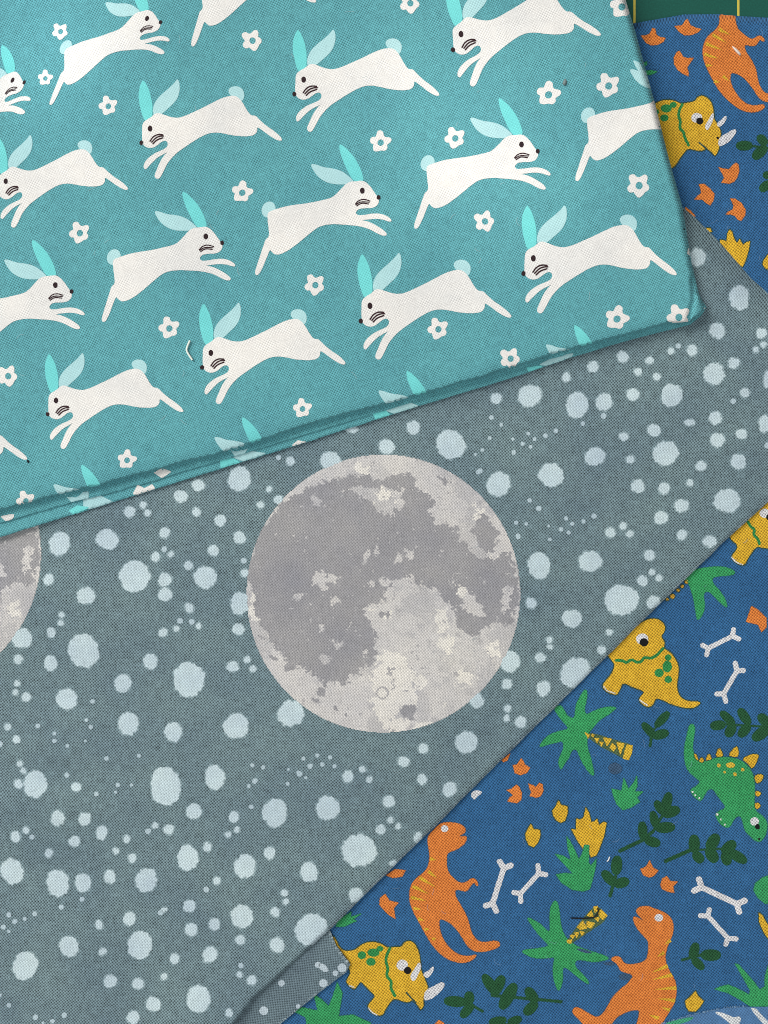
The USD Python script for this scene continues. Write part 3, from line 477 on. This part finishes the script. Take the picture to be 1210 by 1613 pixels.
# ================================================================ moon fabric
GREY, SPOT = (100, 123, 129), (186, 203, 208)
moon_fab = thing('moon_fabric', 'grey-blue cotton fabric with a moon and pale spots, between the other two', 'fabric')
SF = Sheet('flap', flap_out, z_flap, z_dino, (7, 3), 3); SF.body(moon_fab, 'under_flap', cloth('flap', (92, 111, 119)), label='darker under flap with a frayed corner')
SM = Sheet('moon', moon_out, z_moon, z_dino); z_moon = SM.z; SM.body(moon_fab, 'fabric_sheet', cloth('moon', GREY))
C, R1, R2 = np.array([604., 935.]), 215.5, 219.
zm = Z(380, 700, 2.6304)
sea = blob(zm([(240, 200), (330, 165), (450, 150), (560, 135), (640, 128), (700, 130), (715, 160), (690, 185), (740, 190), (790, 215), (815, 240), (800, 260), (770, 265), (790, 300), (830, 340), (880, 350), (920, 390), (960, 430), (1010, 465), (1050, 475), (1080, 450), (1110, 440), (1140, 500), (1150, 600), (1150, 690), (1110, 745), (1060, 730), (1020, 740), (980, 770), (940, 770), (900, 760), (880, 720), (890, 680), (830, 640), (810, 600), (760, 600), (720, 575), (690, 545), (650, 565), (615, 600), (605, 650), (560, 660), (500, 690), (530, 740), (560, 770), (550, 830), (570, 880), (560, 910), (500, 935), (460, 960), (440, 995), (390, 990), (350, 1000), (290, 970), (250, 920), (200, 915), (150, 860), (100, 790), (75, 700), (50, 620), (20, 550), (40, 470), (75, 390), (130, 300), (180, 240)]), 1)
isles = [blob(zm(q), 1) for q in ([(430, 190), (490, 170), (560, 190), (620, 172), (685, 200), (662, 250), (608, 305), (570, 270), (530, 230), (470, 200)], [(505, 480), (540, 430), (590, 385), (595, 405), (560, 445), (520, 485)], [(870, 570), (930, 590), (960, 640), (1010, 690), (990, 720), (950, 700), (900, 650)], [(1070, 600), (1110, 590), (1130, 640), (1100, 700), (1070, 680)])]
isles += [E(zm, *q) for q in ((340, 560, 42, 34), (385, 560, 25), (240, 630, 18), (650, 470, 14), (692, 455, 15), (340, 762, 12), (400, 825, 15), (450, 745, 12), (390, 650, 18), (590, 570, 26, 18), (345, 890, 14), (310, 235, 14), (165, 470, 8), (480, 780, 10), (520, 860, 9), (545, 580, 12))]
dark = [E(zm, *q) for q in ((1012, 362, 52, 84, 1, -22), (845, 150, 34, 10, 1, 20), (1040, 712, 22), (925, 740, 40, 30), (130, 880, 14), (335, 1022, 22, 14, 1, 35), (390, 1092, 24, 12, 1, 40), (432, 1118, 14), (300, 1060, 14, 8), (585, 712, 18, 10), (700, 1108, 34, 26), (420, 960, 30, 20), (95, 800, 12), (985, 150, 10), (780, 250, 18), (200, 915, 16))]
ring = E(zm, 585, 1030, 27).difference(E(zm, 585, 1030, 20))
bright = [E(zm, *q) for q in ((640, 960, 95, 85), (630, 1060, 80, 75), (1030, 840, 28), (490, 92, 22), (860, 830, 22), (830, 720, 30, 50), (940, 970, 14), (780, 1150, 60, 22, 1, -20), (560, 690, 40, 26), (50, 680, 22, 60), (900, 590, 24), (610, 215, 50, 28), (980, 300, 14), (1060, 465, 18), (640, 1150, 60, 20))]
def sd(gs, u, v):
    g = unary_union(gs); shapely.prepare(g); b = g.boundary; shapely.prepare(b); P = shapely.points(u, v); d = shapely.distance(b, P)
    return np.where(shapely.contains_xy(g, u, v), d, -d)
TONES = {'sea': (149, 147, 149), 'lowland': (183, 180, 179), 'highland': (197, 193, 190), 'bright_rays': (217, 212, 204), 'crater_shade': (168, 165, 165)}
def moon(center, label):
    off = np.asarray(center) - C; c = 1.5
    gx, gy = np.meshgrid(np.arange(C[0] - 222, C[0] + 222, c), np.arange(C[1] - 226, C[1] + 226, c)); gx, gy = gx.ravel(), gy.ravel()
    e = np.hypot((gx + c / 2 - C[0]) / R1, (gy + c / 2 - C[1]) / R2)
    keep = (e < 1) & shapely.contains_xy(moon_out.difference(low_out.buffer(-20)), gx + off[0], gy + off[1]) & (gx + off[0] > -40)
    gx, gy = gx[keep], gy[keep]; u, v = gx + c / 2, gy + c / 2
    n = lambda s, k, o=4: meshkit.fbm(np.stack([u / s, v / s, 0 * u + .7], -1), o, k) - .5
    warp = 30 * n(26, 1, 5) + 20 * n(7, 11, 4) + 18 * n(3.2, 15, 3); s_sea = sd([sea], u, v) + warp; s_isl = sd(isles, u, v) + 34 * n(9, 12, 4) + 18 * n(3.2, 16, 3) - 1; s_drk = sd(dark, u, v) + 26 * n(14, 2, 5) + 18 * n(6, 13, 3); s_brt = sd(bright, u, v) + 70 * n(24, 3, 5) + 34 * n(7, 14, 4) + 20 * n(3.2, 17, 3); dust = np.random.default_rng(5).random(len(u))
    issea = ((s_sea > 0) & ~(s_isl > 0)) | (s_drk > 1) 
    tone = np.where(issea, 0, np.where(s_brt > 0, 3, np.where(n(50, 4, 5) + .35 * n(9, 5, 3) + .10 * (dust - .5) > -.03, 2, 1)))
    tone = np.where((tone > 0) & ((n(9, 6, 4) < -.20) | shapely.contains_xy(ring, u, v)), 4, tone)
    tone = np.where((tone == 0) & (n(7, 7, 3) > .235), 1, tone)
    tone = np.where((tone > 0) & (dust < .05), np.maximum(tone - 1, 1), np.where((tone == 0) & (dust < .012), 4, tone))
    base = None
    for i in (2, 0, 1, 3, 4):
        m = tone == i
        if not m.any(): continue
        name = list(TONES)[i]; x, y = gx[m] + off[0], gy[m] + off[1]; k = int(m.sum())
        q = np.stack([np.stack([x + a, y + b], -1) for a, b in ((0, 0), (0, c), (c, c), (c, 0))], 1).reshape(-1, 2); b = np.arange(k)[:, None] * 4
        f = np.vstack([b + [0, 1, 2], b + [0, 2, 3]]); w = SM.pos(*q.T, .00004)
        kw = dict(label=label) if base is None else {}
        p = put(base or moon_fab, name if base else 'printed_moon', w, f, cloth('moon', TONES[name], .42), SM.normal(*q.T), SM.uv(*q.T, SM.z(*q.T)), **kw)
        base = base or p
moon(C, 'whole grey moon in the middle of the fabric'); moon(C + [-755, -63], 'moon cut off by the left border')
moons = unary_union([ell(C, R1 - 1, R2 - 1, 90), ell(C + [-755, -63], R1 - 1, R2 - 1, 90)])
SP = {  # enlargements: (corner, scale): spots as x, y, rx, ry
 (0, 820): [(270,105,48,55),(487,85,50,48),(748,55,25,25),(745,130,13),(775,155,14),(705,165,20,22),(968,137,25),(1088,78,27,30),(1000,0,25,28),(857,203,20),(612,255,72),(748,268,32),(750,335,32),(932,258,52),(1107,182,13),(1110,238,18),(220,268,23,26),(390,342,42,40),(860,397,22),(817,455,13),(800,490,14),(870,460,13),(902,478,14),(740,508,20),(1090,375,45,50),(1082,492,27),(280,428,14),(277,465,14),(232,508,20,22),(100,535,45,48),(82,630,20,22),(380,592,72,78),(230,648,32,35),(682,640,34,36),(558,740,40,42),(858,722,72,82),(1057,662,27),(1122,630,16),(1148,672,16),(303,810,48),(78,740,14),(70,780,14),(120,802,22),(420,820,10),(583,922,48,52),(787,960,40,45),(1072,933,57,62),(392,905,8),(412,937,10),(172,932,11),(35,935,16),(75,992,18),(247,967,8),(247,1000,10),(306,1023,8),(0,1015,12),(388,1000,5),(483,1080,10),(630,1067,9),(90,1103,14),(105,1135,14),(303,1155,11),(535,1200,10),(1145,1110,9),(1195,1120,9)],
 (0, 1200): [(160,100,55,62),(83,100,20,22),(303,62,11),(346,115,22),(437,147,10),(535,107,10),(597,105,7),(525,138,6),(752,112,73,85),(975,70,47,55),(1157,88,12),(1130,110,8),(1140,205,10),(880,225,34,36),(1062,250,24,26),(262,257,32,35),(385,260,28,32),(462,322,26,34),(575,350,16,18),(525,405,15),(600,438,18,20),(703,290,14),(672,315,13),(765,307,24),(337,362,25),(118,310,15),(70,340,22,25),(145,342,11),(222,415,18,22),(852,437,48,60),(942,387,20,22),(1075,308,14),(1035,330,14),(1112,475,50,55),(55,497,53,60),(262,552,50,66),(378,550,37,44),(372,624,11),(278,660,11),(498,522,27,33),(663,537,50,55),(985,542,18),(937,580,13),(860,655,28),(588,713,28,32),(745,672,14,12),(728,685,12),(450,740,20),(972,738,27),(868,762,30),(1098,703,52),(1090,808,22),(158,690,11),(113,713,9),(67,725,11),(40,695,11),(15,750,11),(40,770,7),(313,838,43,48),(635,832,58,62),(466,862,18),(793,893,22,24),(952,876,34,38),(1093,925,12),(1087,967,14),(1142,993,22,24),(745,975,15),(115,925,57,65),(500,995,30),(627,1007,27),(695,1100,32,36),(900,1077,55,65),(605,1160,28,30),(1040,1140,15,20),(40,1105,10),(0,1060,8),(160,1160,12),(292,1150,12),(238,1178,10),(195,1185,6)],
 (400, 1200): [(95,232,58,65),(335,210,55),(427,67,26,28),(493,35,15),(525,80,15),(208,55,12),(235,72,6),(153,100,8),(157,35,6),(45,25,9),(255,20,12),(310,12,10),(680,0,28,22),(763,80,22,24),(888,125,32,35),(613,180,27,28),(620,265,15),(655,293,14),(575,308,22,24),(478,403,78),(250,500,40,46),(745,345,20,26),(72,413,26,30),(140,595,16),(145,635,14),(97,683,22),(463,605,35,32),(262,765,73,78),(105,832,33,36),(0,88,14,18),(635,462,20,16)],
 (400, 400): [(723,788,32,30),(603,875,38,35),(348,940,48,44),(895,865,68),(1110,1045,57),(1100,655,25),(1078,742,10),(1123,775,8),(1037,890,8),(1005,910,6),(1180,900,10),(1018,990,10),(165,940,20),(112,925,11),(70,1068,14),(112,1115,20),(30,1138,16),(1190,1220,9),(1200,1285,10),(1070,835,8),(445,795,28,18)],
 (0, 400): [(1088,1022,55),(900,1050,28,27),(820,1100,30,28),(587,1170,26),(650,1140,16),(670,1175,16),(893,1172,20),(1003,1210,30),(1183,1137,16)],
 (790, 400): [(130,643,55,52),(343,685,50,60),(465,672,38,40),(463,735,13),(370,770,10),(597,638,30,28),(773,642,50,52),(965,545,50),(1080,197,48,55),(980,348,37),(1180,360,22,25),(1190,412,14),(1155,435,14),(550,467,27),(415,512,25,27),(295,560,20),(672,483,18),(620,535,18),(705,557,18),(770,440,16),(803,417,12),(865,437,25),(1055,495,27,25),(1105,630,22,20),(1052,668,12),(972,745,30),(855,765,25,16),(693,800,30,28),(555,828,22,20),(585,932,20),(745,905,57),(425,920,46,42),(225,1003,58,54),(5,1050,37,50),(980,845,34,30),(1090,817,25,23),(1195,770,28,40),(1205,570,16,40),(1075,942,35),(905,963,26,22),(855,1040,16),(620,1053,32,30),(738,1065,27),(818,1143,35,30),(1025,1120,60,55),(725,1198,32,30),(553,1235,17),(495,1265,24),(583,1272,17),(820,1275,24),(945,1305,32,28),(247,803,10),(200,825,10),(122,815,8),(150,840,8),(97,862,9),(52,840,7),(132,875,8),(52,897,8),(0,775,8),(128,1118,10),(170,1155,12),(420,1190,12),(372,1213,9),(293,1200,9),(322,1225,9),(270,1250,10),(305,1265,9),(220,1295,8),(215,1235,6),(113,1225,8),(65,1218,6),(75,1278,10),(1205,870,12),(890,15,38,42)],
 (790, 800): [(170,262,55,60),(402,242,55,48),(672,215,25),(640,330,24),(683,292,15),(715,318,16),(545,418,76,72),(692,430,34,30),(135,432,25),(320,503,45,42),(490,565,15),(455,645,20),(218,598,15),(220,630,14),(177,680,24),(340,750,72),(192,820,32,35)],
 'm': [(1115,900,42,45),(1102,992,22),(975,1060,32),(1105,1095,14),(1100,1135,14),(1158,1150,24),(205,1115,55),(118,185,12),(80,250,17),(155,232,17),(990,110,10)],
 'px': [(735,1169,18,18),(667,1179,8,8),(478,1195,3,3),(500,1190,3,3),(520,1193,3,3),(470,1217,3,3),(527,1207,3,3)],
}
small, seen, rims = [], [], []
for key, lst in SP.items():
    z = zm if key == 'm' else one if key == 'px' else Z(*key, 2.881); s = S(z)
    for q in lst:
        x, y, rx = q[:3]; ry = q[3] if len(q) > 3 else rx; c = z([(x, y)])[0]; rx, ry = rx * s, ry * s
        if any(np.hypot(*(c - d)) < .6 * max(r, rx) for d, r in seen): continue
        seen.append((c, rx))
        t = np.arange(36) / 36 * 2 * np.pi; w = 1 + .06 * np.sin(2 * t + rng.uniform(0, 6)) * rng.uniform(.2, 1) + .02 * np.sin(3 * t + rng.uniform(0, 6)) + .012 * np.sin(7 * t + rng.uniform(0, 6)) + np.clip(rng.normal(0, .045, 36), -.09, .09)
        g = Polygon(c + np.stack([rx * w * np.cos(t), ry * w * np.sin(t)], -1) * .97).difference(moons)
        if rx < 4.6: small.append(g.buffer(.3)); continue
        rims.append(rough(g.buffer(1.6), 2.2, 1.3, len(rims), 2.7)); SM.ink(moon_fab, 'printed_spot', rough(g.buffer(-.2), 2.5, 1.2, len(rims) + 7, 2.7), SPOT, 2, k=.42, edge=0)
SM.ink(moon_fab, 'printed_specks', unary_union(small), (172, 190, 197), 2, k=.36, edge=.8, kind='stuff')
SM.ink(moon_fab, 'ink_bleed', unary_union(rims).difference(moons), (136, 157, 162), 1, k=.6, edge=.5, kind='stuff')
for q in ((315, 935, 26, 15, 1, 35), (290, 922, 14), (400, 935, 20), (315, 1005, 19), (370, 960, 13), (45, 1130, 20), (200, 1110, 10), (125, 1005, 15)):
    SF.ink(moon_fab, 'printed_spot', E(zD, *q), (176, 190, 198), 1, k=.3, edge=.9)
SM.ink(moon_fab, 'raw_edge', LineString(DIAG).buffer(3.2), (136, 154, 160), 1, edge=1.2, label='lighter raw edge along the diagonal')
put(moon_fab, 'frayed_threads', *tubes(fray(DIAG, z_moon, 420, .6, 2.2, 1, -.0003) + fray([(519, 1464), (530, 1490), (552, 1519)], z_flap, 26, 2, 7, 1) + fray([(552, 1519), (546, 1531), (500, 1566), (441.7, 1613)], z_flap, 26, 1, 4, 1), .00005), grey_thread, kind='stuff')

# ================================================================ rabbit fabric
TEAL, WHITE, CYAN, PALE, INK = (89, 159, 165), (230, 226, 220), (114, 210, 207), (174, 214, 215), (44, 26, 30)
rab_fab = thing('rabbit_fabric', 'folded teal cotton fabric with leaping white rabbits, topmost of the three', 'fabric')
ST = Sheet('rabbit', top_out, z_top, None, cell=3); z_top = ST.z
SI = Sheet('rabbit', mid_out, z_mid, None, cell=3); z_mid = SI.z
SL = Sheet('rabbit', low_out, z_low, support, cell=3); z_low = SL.z; ST.under, SI.under = z_mid, z_low
ST.body(rab_fab, 'top_layer', cloth('rabbit', TEAL)); SI.body(rab_fab, 'middle_fold', cloth('rabbit', TEAL)); SL.body(rab_fab, 'lower_fold', cloth('rabbit', TEAL))
za, zb = Z(450, 40, 4.84), Z(395, 220, 5.261)
LEFT = dict(eye=za([(138, 412)])[0], foot=za([(1172, 530)])[0], parts=[
    ('ear', blob(za([(92, 345), (70, 270), (53, 180), (58, 100), (80, 45), (95, 25), (122, 65), (147, 130), (162, 210), (162, 280), (157, 325), (120, 350)])), CYAN),
    ('ear', blob(za([(172, 312), (162, 270), (178, 210), (220, 158), (290, 102), (340, 58), (368, 20), (384, 70), (378, 140), (347, 202), (290, 253), (235, 300), (205, 308)])), PALE),
    ('tail', blob(za([(780, 172), (762, 130), (783, 102), (830, 94), (872, 112), (894, 155), (882, 210), (860, 215), (830, 190)])), PALE)],
    body=blob(za([(78, 370), (110, 342), (150, 322), (175, 298), (205, 288), (250, 305), (300, 325), (360, 335), (420, 320), (500, 285), (580, 250), (660, 210), (730, 180), (800, 168), (842, 183), (875, 225), (900, 275), (925, 315), (945, 333), (975, 332), (1010, 372), (1060, 418), (1110, 453), (1150, 488), (1180, 522), (1174, 540), (1140, 533), (1090, 503), (1040, 463), (1000, 432), (985, 425), (985, 458), (960, 488), (910, 495), (850, 493), (780, 483), (720, 467), (660, 457), (600, 462), (540, 487), (470, 527), (400, 572), (340, 612), (290, 662), (260, 702), (230, 762), (200, 812), (172, 810), (160, 785), (183, 735), (213, 668), (250, 618), (274, 600), (240, 617), (190, 642), (150, 678), (120, 708), (93, 738), (75, 718), (87, 678), (118, 642), (170, 607), (220, 588), (262, 568), (277, 540), (267, 512), (235, 512), (200, 540), (160, 565), (118, 566), (80, 542), (71, 500), (75, 430)])),
    dots=[('eye', E(za, 138, 412, 18, 24)), ('nose', E(za, 66, 522, 16, 18))],
    whisk=[line(za(q), 2.4, 2) for q in ([(135, 512), (160, 476), (200, 459), (236, 464)], [(148, 520), (178, 488), (212, 474), (242, 474)], [(158, 532), (188, 503), (236, 488)])])
RGHT = dict(eye=zb([(925, 422)])[0], foot=zb([(50, 1115)])[0], parts=[
    ('ear', blob(zb([(735, 35), (762, 48), (812, 90), (862, 150), (897, 210), (922, 270), (940, 345), (890, 355), (848, 338), (808, 270), (763, 170), (737, 90)])), CYAN),
    ('ear', blob(zb([(490, 198), (540, 203), (600, 228), (690, 238), (760, 262), (812, 302), (862, 350), (800, 370), (720, 371), (650, 361), (588, 332), (537, 285)])), PALE),
    ('tail', E(zb, 148, 578, 56, 68, 1, 25), PALE)],
    body=blob(zb([(140, 600), (200, 578), (280, 553), (370, 538), (460, 528), (560, 508), (650, 488), (690, 468), (740, 418), (780, 373), (820, 348), (880, 343), (930, 338), (970, 363), (1000, 398), (1030, 443), (1062, 490), (1063, 520), (1042, 552), (1000, 568), (950, 567), (900, 572), (880, 587), (868, 607), (888, 627), (940, 623), (1010, 612), (1070, 612), (1122, 627), (1160, 653), (1170, 677), (1145, 679), (1090, 659), (1030, 655), (970, 661), (915, 667), (960, 673), (1010, 693), (1070, 727), (1118, 763), (1131, 788), (1105, 799), (1050, 778), (1000, 748), (940, 725), (860, 711), (780, 705), (700, 698), (620, 705), (560, 723), (500, 768), (440, 818), (380, 868), (310, 918), (250, 948), (200, 953), (173, 928), (160, 908), (132, 978), (102, 1053), (66, 1122), (36, 1120), (37, 1085), (58, 1020), (88, 930), (112, 860), (122, 825), (154, 803), (148, 730), (139, 650)])),
    dots=[('eye', E(zb, 925, 422, 20, 25)), ('nose', E(zb, 1060, 478, 16, 19))],
    whisk=[line(zb(q), 1.9, 2) for q in ([(868, 532), (895, 502), (940, 492), (988, 508)], [(873, 538), (910, 512), (982, 518)], [(880, 548), (918, 523), (976, 532)])])
def rabbit(T, eye, foot, fit=None):
    a, b = np.asarray(T['foot']) - T['eye'], np.asarray(foot, float) - eye
    s = complex(*b) / complex(*a)
    M = [s.real, -s.imag, s.imag, s.real, *(np.asarray(eye) - np.array([s.real * T['eye'][0] - s.imag * T['eye'][1], s.imag * T['eye'][0] + s.real * T['eye'][1]]))]
    if fit:                                              # where the cloth dips and turns away
        A = np.array([[x, y, 1] for x, y in fit[0]]); X = np.linalg.lstsq(A, np.array(fit[1]), rcond=None)[0]
        M = [X[0, 0], X[1, 0], X[0, 1], X[1, 1], X[2, 0], X[2, 1]]
    g = lambda q: affinity.affine_transform(q, M)
    near = T is RGHT and eye[1] > 560 or foot[0] > 1050 or eye[0] > 1000
    cell = 3 if near else 6
    p = ST.ink(rab_fab, 'printed_rabbit', g(T['body']), WHITE, 3, cell, k=.24, edge=.3, label=None)
    host = p or rab_fab
    for n, q, c in T['parts']: ST.ink(host, n if p else 'printed_ear', g(q), c, 2, cell, k=.16, edge=.3)
    if p:
        for n, q in T['dots']: ST.ink(p, n, g(q), INK, 4, cell, k=.3, edge=.3)
        for q in T['whisk']: ST.ink(p, 'whisker', g(q), (52, 28, 32), 4, cell, k=.3, edge=.15)
for e, f in (((236.4, 202.4), (443, 220)), ((9, 285.3), (200.6, 297.5)), ((478.4, 125.3), (690.9, 149.3)), ((726.3, 53.5), (945.5, 54.5)), ((840.3, 406.8), (1064.9, 431.9)), ((88.2, 630.8), (287.7, 647.5)), ((332.2, 555.8), (543, 572.5)), ((582.9, 481.6), (804.4, 498.6)), ((-158, 706), (41.7, 722.8))):
    rabbit(LEFT, e, f)
o = RGHT['eye']
rabbit(RGHT, (230.8, 27.8), (79.8, 163.8), (o + [(0, 0), (25.7, 10.6), (45.6, 47.5), (37, 70), (-166, 132), (-147.7, 30), (-80.7, -41.2)], np.array([230.8, 27.8]) + [(0, 0), (20.8, 5.9), (36.5, 35.4), (27.8, 57.9), (-151, 136), (-126.8, 47), (-64.2, -22.6)]))
rabbit(RGHT, (19.8, 125.3), (-137, 260), (o + [(0, 0), (25.7, 10.6), (45.6, 47.5), (37, 70), (-36, -71.6)], np.array([19.8, 125.3]) + [(0, 0), (18.4, 4.9), (28, 31), (18.4, 53.5), (-17.8, -53)]))
for e, f in (((324.2, 372.4), (163, 505.9)), ((570.8, 300.2), (404.5, 432)), ((821.6, 227.4), (655, 359)), ((1074, 150), (909, 284)), ((87.1, 449), (-75, 582)), ((458, -63), (303.7, 71.8)), ((164.5, 803), (3, 936)), ((418, 728), (257, 861)), ((677, 655.6), (514, 789)), ((941, 584), (776, 717))):
    rabbit(RGHT, e, f)
zf = Z(680, 180, 17.29)
FL = blob(zf([(405, 425), (470, 392), (532, 392), (572, 445), (630, 468), (690, 435), (760, 390), (825, 412), (840, 480), (822, 560), (808, 600), (865, 640), (882, 700), (855, 765), (790, 795), (750, 855), (690, 917), (630, 940), (575, 893), (538, 833), (520, 800), (460, 827), (395, 795), (362, 720), (397, 655), (452, 620), (428, 560), (398, 500)]), 2).difference(E(zf, 645, 655, 82, 87))
fc = zf([(630, 655)])[0]
flowers = [(94.8, 49.6), (71, 123), (170, 167), (397, 64), (381, 303), (125, 367), (645.7, 5), (599, 224), (716.5, 217.6), (763.4, 349), (863.6, 148.5), (958, 135), (1006, 292.3), (979, 10), (266, 517), (12, 592.6), (199.6, 724.5), (40, 789), (496, 449), (476, 643.7), (689.8, 518.4), (803.7, 565), (971.5, 501.7), (1068.7, 499.6)]
for i, (x, y) in enumerate(flowers):
    g = affinity.rotate(FL, [0, 36, 18, -14, 50, 24][i % 6] + rng.uniform(-8, 8), origin=tuple(fc)); sc = (.93 if y > 600 or x < 300 and y < 200 else 1.04) * (.8 if (x, y) == (71, 123) else .88 if (x, y) == (94.8, 49.6) else 1) * (1.13 if x > 850 else 1)
    g = affinity.translate(affinity.scale(g, sc, sc, origin=tuple(fc)), x - fc[0], y - fc[1])
    ST.ink(rab_fab, 'printed_flower', g, WHITE, 2, 3, k=.20, edge=.35)
zg, zh, zi, zj = Z(0, 400, 2.881), Z(400, 400, 2.881), Z(790, 400, 2.881), Z(790, 0, 2.881)
for sh, z, q, c, n in ((SL, zg, [(380, 1112), (420, 1080), (515, 1128), (440, 1155), (380, 1155)], PALE, 'ear'), (SL, zg, [(315, 1165), (350, 1143), (402, 1150), (340, 1185)], CYAN, 'ear'), (SL, zg, [(1060, 922), (1110, 893), (1205, 905), (1110, 942)], PALE, 'ear'), (SL, zg, [(1000, 935), (1060, 928), (1087, 945), (1040, 973), (1003, 968)], CYAN, 'ear'),
                    (SI, zg, [(295, 1092), (400, 1080), (400, 1120), (330, 1130)], PALE, 'ear'), (SI, zg, [(1050, 892), (1130, 873), (1100, 915), (1070, 920)], PALE, 'ear'), (SL, zh, [(595, 707), (690, 668), (745, 690), (650, 728)], PALE, 'ear'), (SL, zh, [(540, 722), (600, 712), (622, 737), (560, 760)], CYAN, 'ear'),
                    (SL, zi, [(175, 502), (250, 463), (325, 453), (312, 472), (230, 508)], PALE, 'ear'), (SL, zi, [(115, 517), (180, 508), (187, 527), (130, 540)], CYAN, 'ear'), (SI, zg, [(700, 992), (735, 975), (775, 988), (735, 1015)], WHITE, 'flower'), (SL, zg, [(605, 1088), (625, 1050), (655, 1065), (690, 1047), (703, 1065), (650, 1082), (630, 1098)], WHITE, 'flower'),
                    (SI, zg, [(5, 1192), (62, 1180), (60, 1195), (35, 1218)], WHITE, 'flower'), (SL, zh, [(175, 868), (200, 848), (243, 856), (190, 880)], WHITE, 'flower'), (SL, zh, [(895, 597), (925, 583), (955, 595), (915, 610)], WHITE, 'flower'), (SL, zi, [(893, 247), (915, 230), (923, 245), (905, 260)], WHITE, 'flower'),
                    (ST, zj, [(600, 275), (625, 285), (650, 330), (660, 360), (630, 330), (610, 300)], PALE, 'ear'), (ST, zj, [(845, 1150), (850, 1128), (862, 1130), (860, 1160)], WHITE, 'flower')):
    sh.ink(rab_fab, 'printed_' + n, crisp(z(q)).buffer(.7), c, 5 if c == CYAN else 4, 3, k=.14, edge=.3)

def fibres(parent, region, zf, n, m, seed):
    r = np.random.default_rng(seed); out = []; x0, y0, x1, y1 = region.bounds
    while len(out) < n:
        c = np.array([r.uniform(x0, x1), r.uniform(y0, y1)])
        if not region.contains(Point(c)): continue
        a, l, b = r.uniform(0, 6.3), r.uniform(4, 15), r.uniform(-.5, .5); t = np.linspace(-.5, .5, 7)[:, None]
        d = np.array([math.cos(a), math.sin(a)]); p = c + d * l * t + np.array([-d[1], d[0]]) * l * b * (t ** 2 * 2 - .2)
        out.append(at(*p.T, zf(*p.T) + .00010))
    put(parent, 'lint_fibres', *tubes(out, .000022, 4), m, kind='stuff')
FR = box(5, 5, 1205, 1608)
fibres(rab_fab, top_out.buffer(-20).intersection(FR), z_top, 34, plain('fibre_pale', (206, 222, 222), .8), 1)
fibres(moon_fab, moon_out.difference(low_out).buffer(-25).intersection(FR), z_moon, 30, grey_thread, 2)
fibres(dino_fab, dino_out.difference(moon_out).difference(low_out).difference(flap_out).buffer(-12).intersection(FR), z_dino, 34, plain('fibre_blue', (150, 176, 204), .8), 3)

# ================================================================ lint and loose threads (each a thing of its own)
def strand(name, label, cat, pts, zf, r, m, lift=.0001):
    p = np.asarray(pts, float)
    for _ in range(2): p = np.vstack([p[:1], np.stack([p[:-1] * .75 + p[1:] * .25, p[:-1] * .25 + p[1:] * .75], 1).reshape(-1, 2), p[-1:]])
    v, f = tubes([at(*p.T, zf(*p.T) + r + lift)], r, 7)
    tag(stage.GetPrimAtPath(put('/World', name, v, f, m)), label, cat)
strand('loose_thread', 'short bent white thread lying beside a rabbit nose on the teal fabric', 'thread', zg([(862, 393), (846, 430), (850, 447), (873, 481)]), z_top, .00024, plain('cream_thread', (224, 232, 222), .8))
strand('loose_thread', 'black hooked thread lying across a palm trunk on the blue fabric', 'thread', z11([(400, 207), (480, 210), (555, 206), (580, 190), (597, 160), (590, 138)]), z_dino, .00016, dark_thread)
strand('loose_thread', 'tiny white thread between green plants on the blue fabric', 'thread', z9([(1040, 978), (1030, 1008), (1016, 1020)]), z_dino, .00014, white_thread)
def fleck(name, label, pts, zf, h, m):
    g = blob(pts, 1); q, f = tess(g, 1.5); b = g.exterior
    d = shapely.distance(b, shapely.points(q)); hh = h * np.sqrt(np.clip(d / max(d.max(), 1e-6), 0, 1)); z0 = zf(*q.T) + .00008
    v = np.vstack([at(*q.T, z0 + hh), at(*q.T, z0 - .00003)]); f = np.vstack([f, f[:, ::-1] + len(q)])
    tag(stage.GetPrimAtPath(put('/World', name, v, f, m)), label, 'lint')
fleck('lint_fleck', 'white chip of lint on the orange dinosaur at the top', z1([(880, 412), (925, 438), (967, 485), (957, 510), (925, 482), (893, 442)]), z_dino, .0005, plain('chip_white', (232, 222, 212), .6))
fleck('lint_fleck', 'small grey tuft of lint beside a flower on the teal fabric', zj([(275, 378), (290, 352), (300, 372), (288, 392)]), z_top, .0005, plain('lint_grey', (112, 128, 128), .9))
fleck('lint_fleck', 'black speck at the end of a hind foot near the left border', [(42, 724), (46, 725), (46, 729), (43, 729)], z_top, .0002, dark_thread)
fleck('lint_fleck', 'black speck against the right folded edge of the teal fabric', z3([(200, 360), (218, 372), (222, 400), (206, 392)]), z_top, .0003, dark_thread)
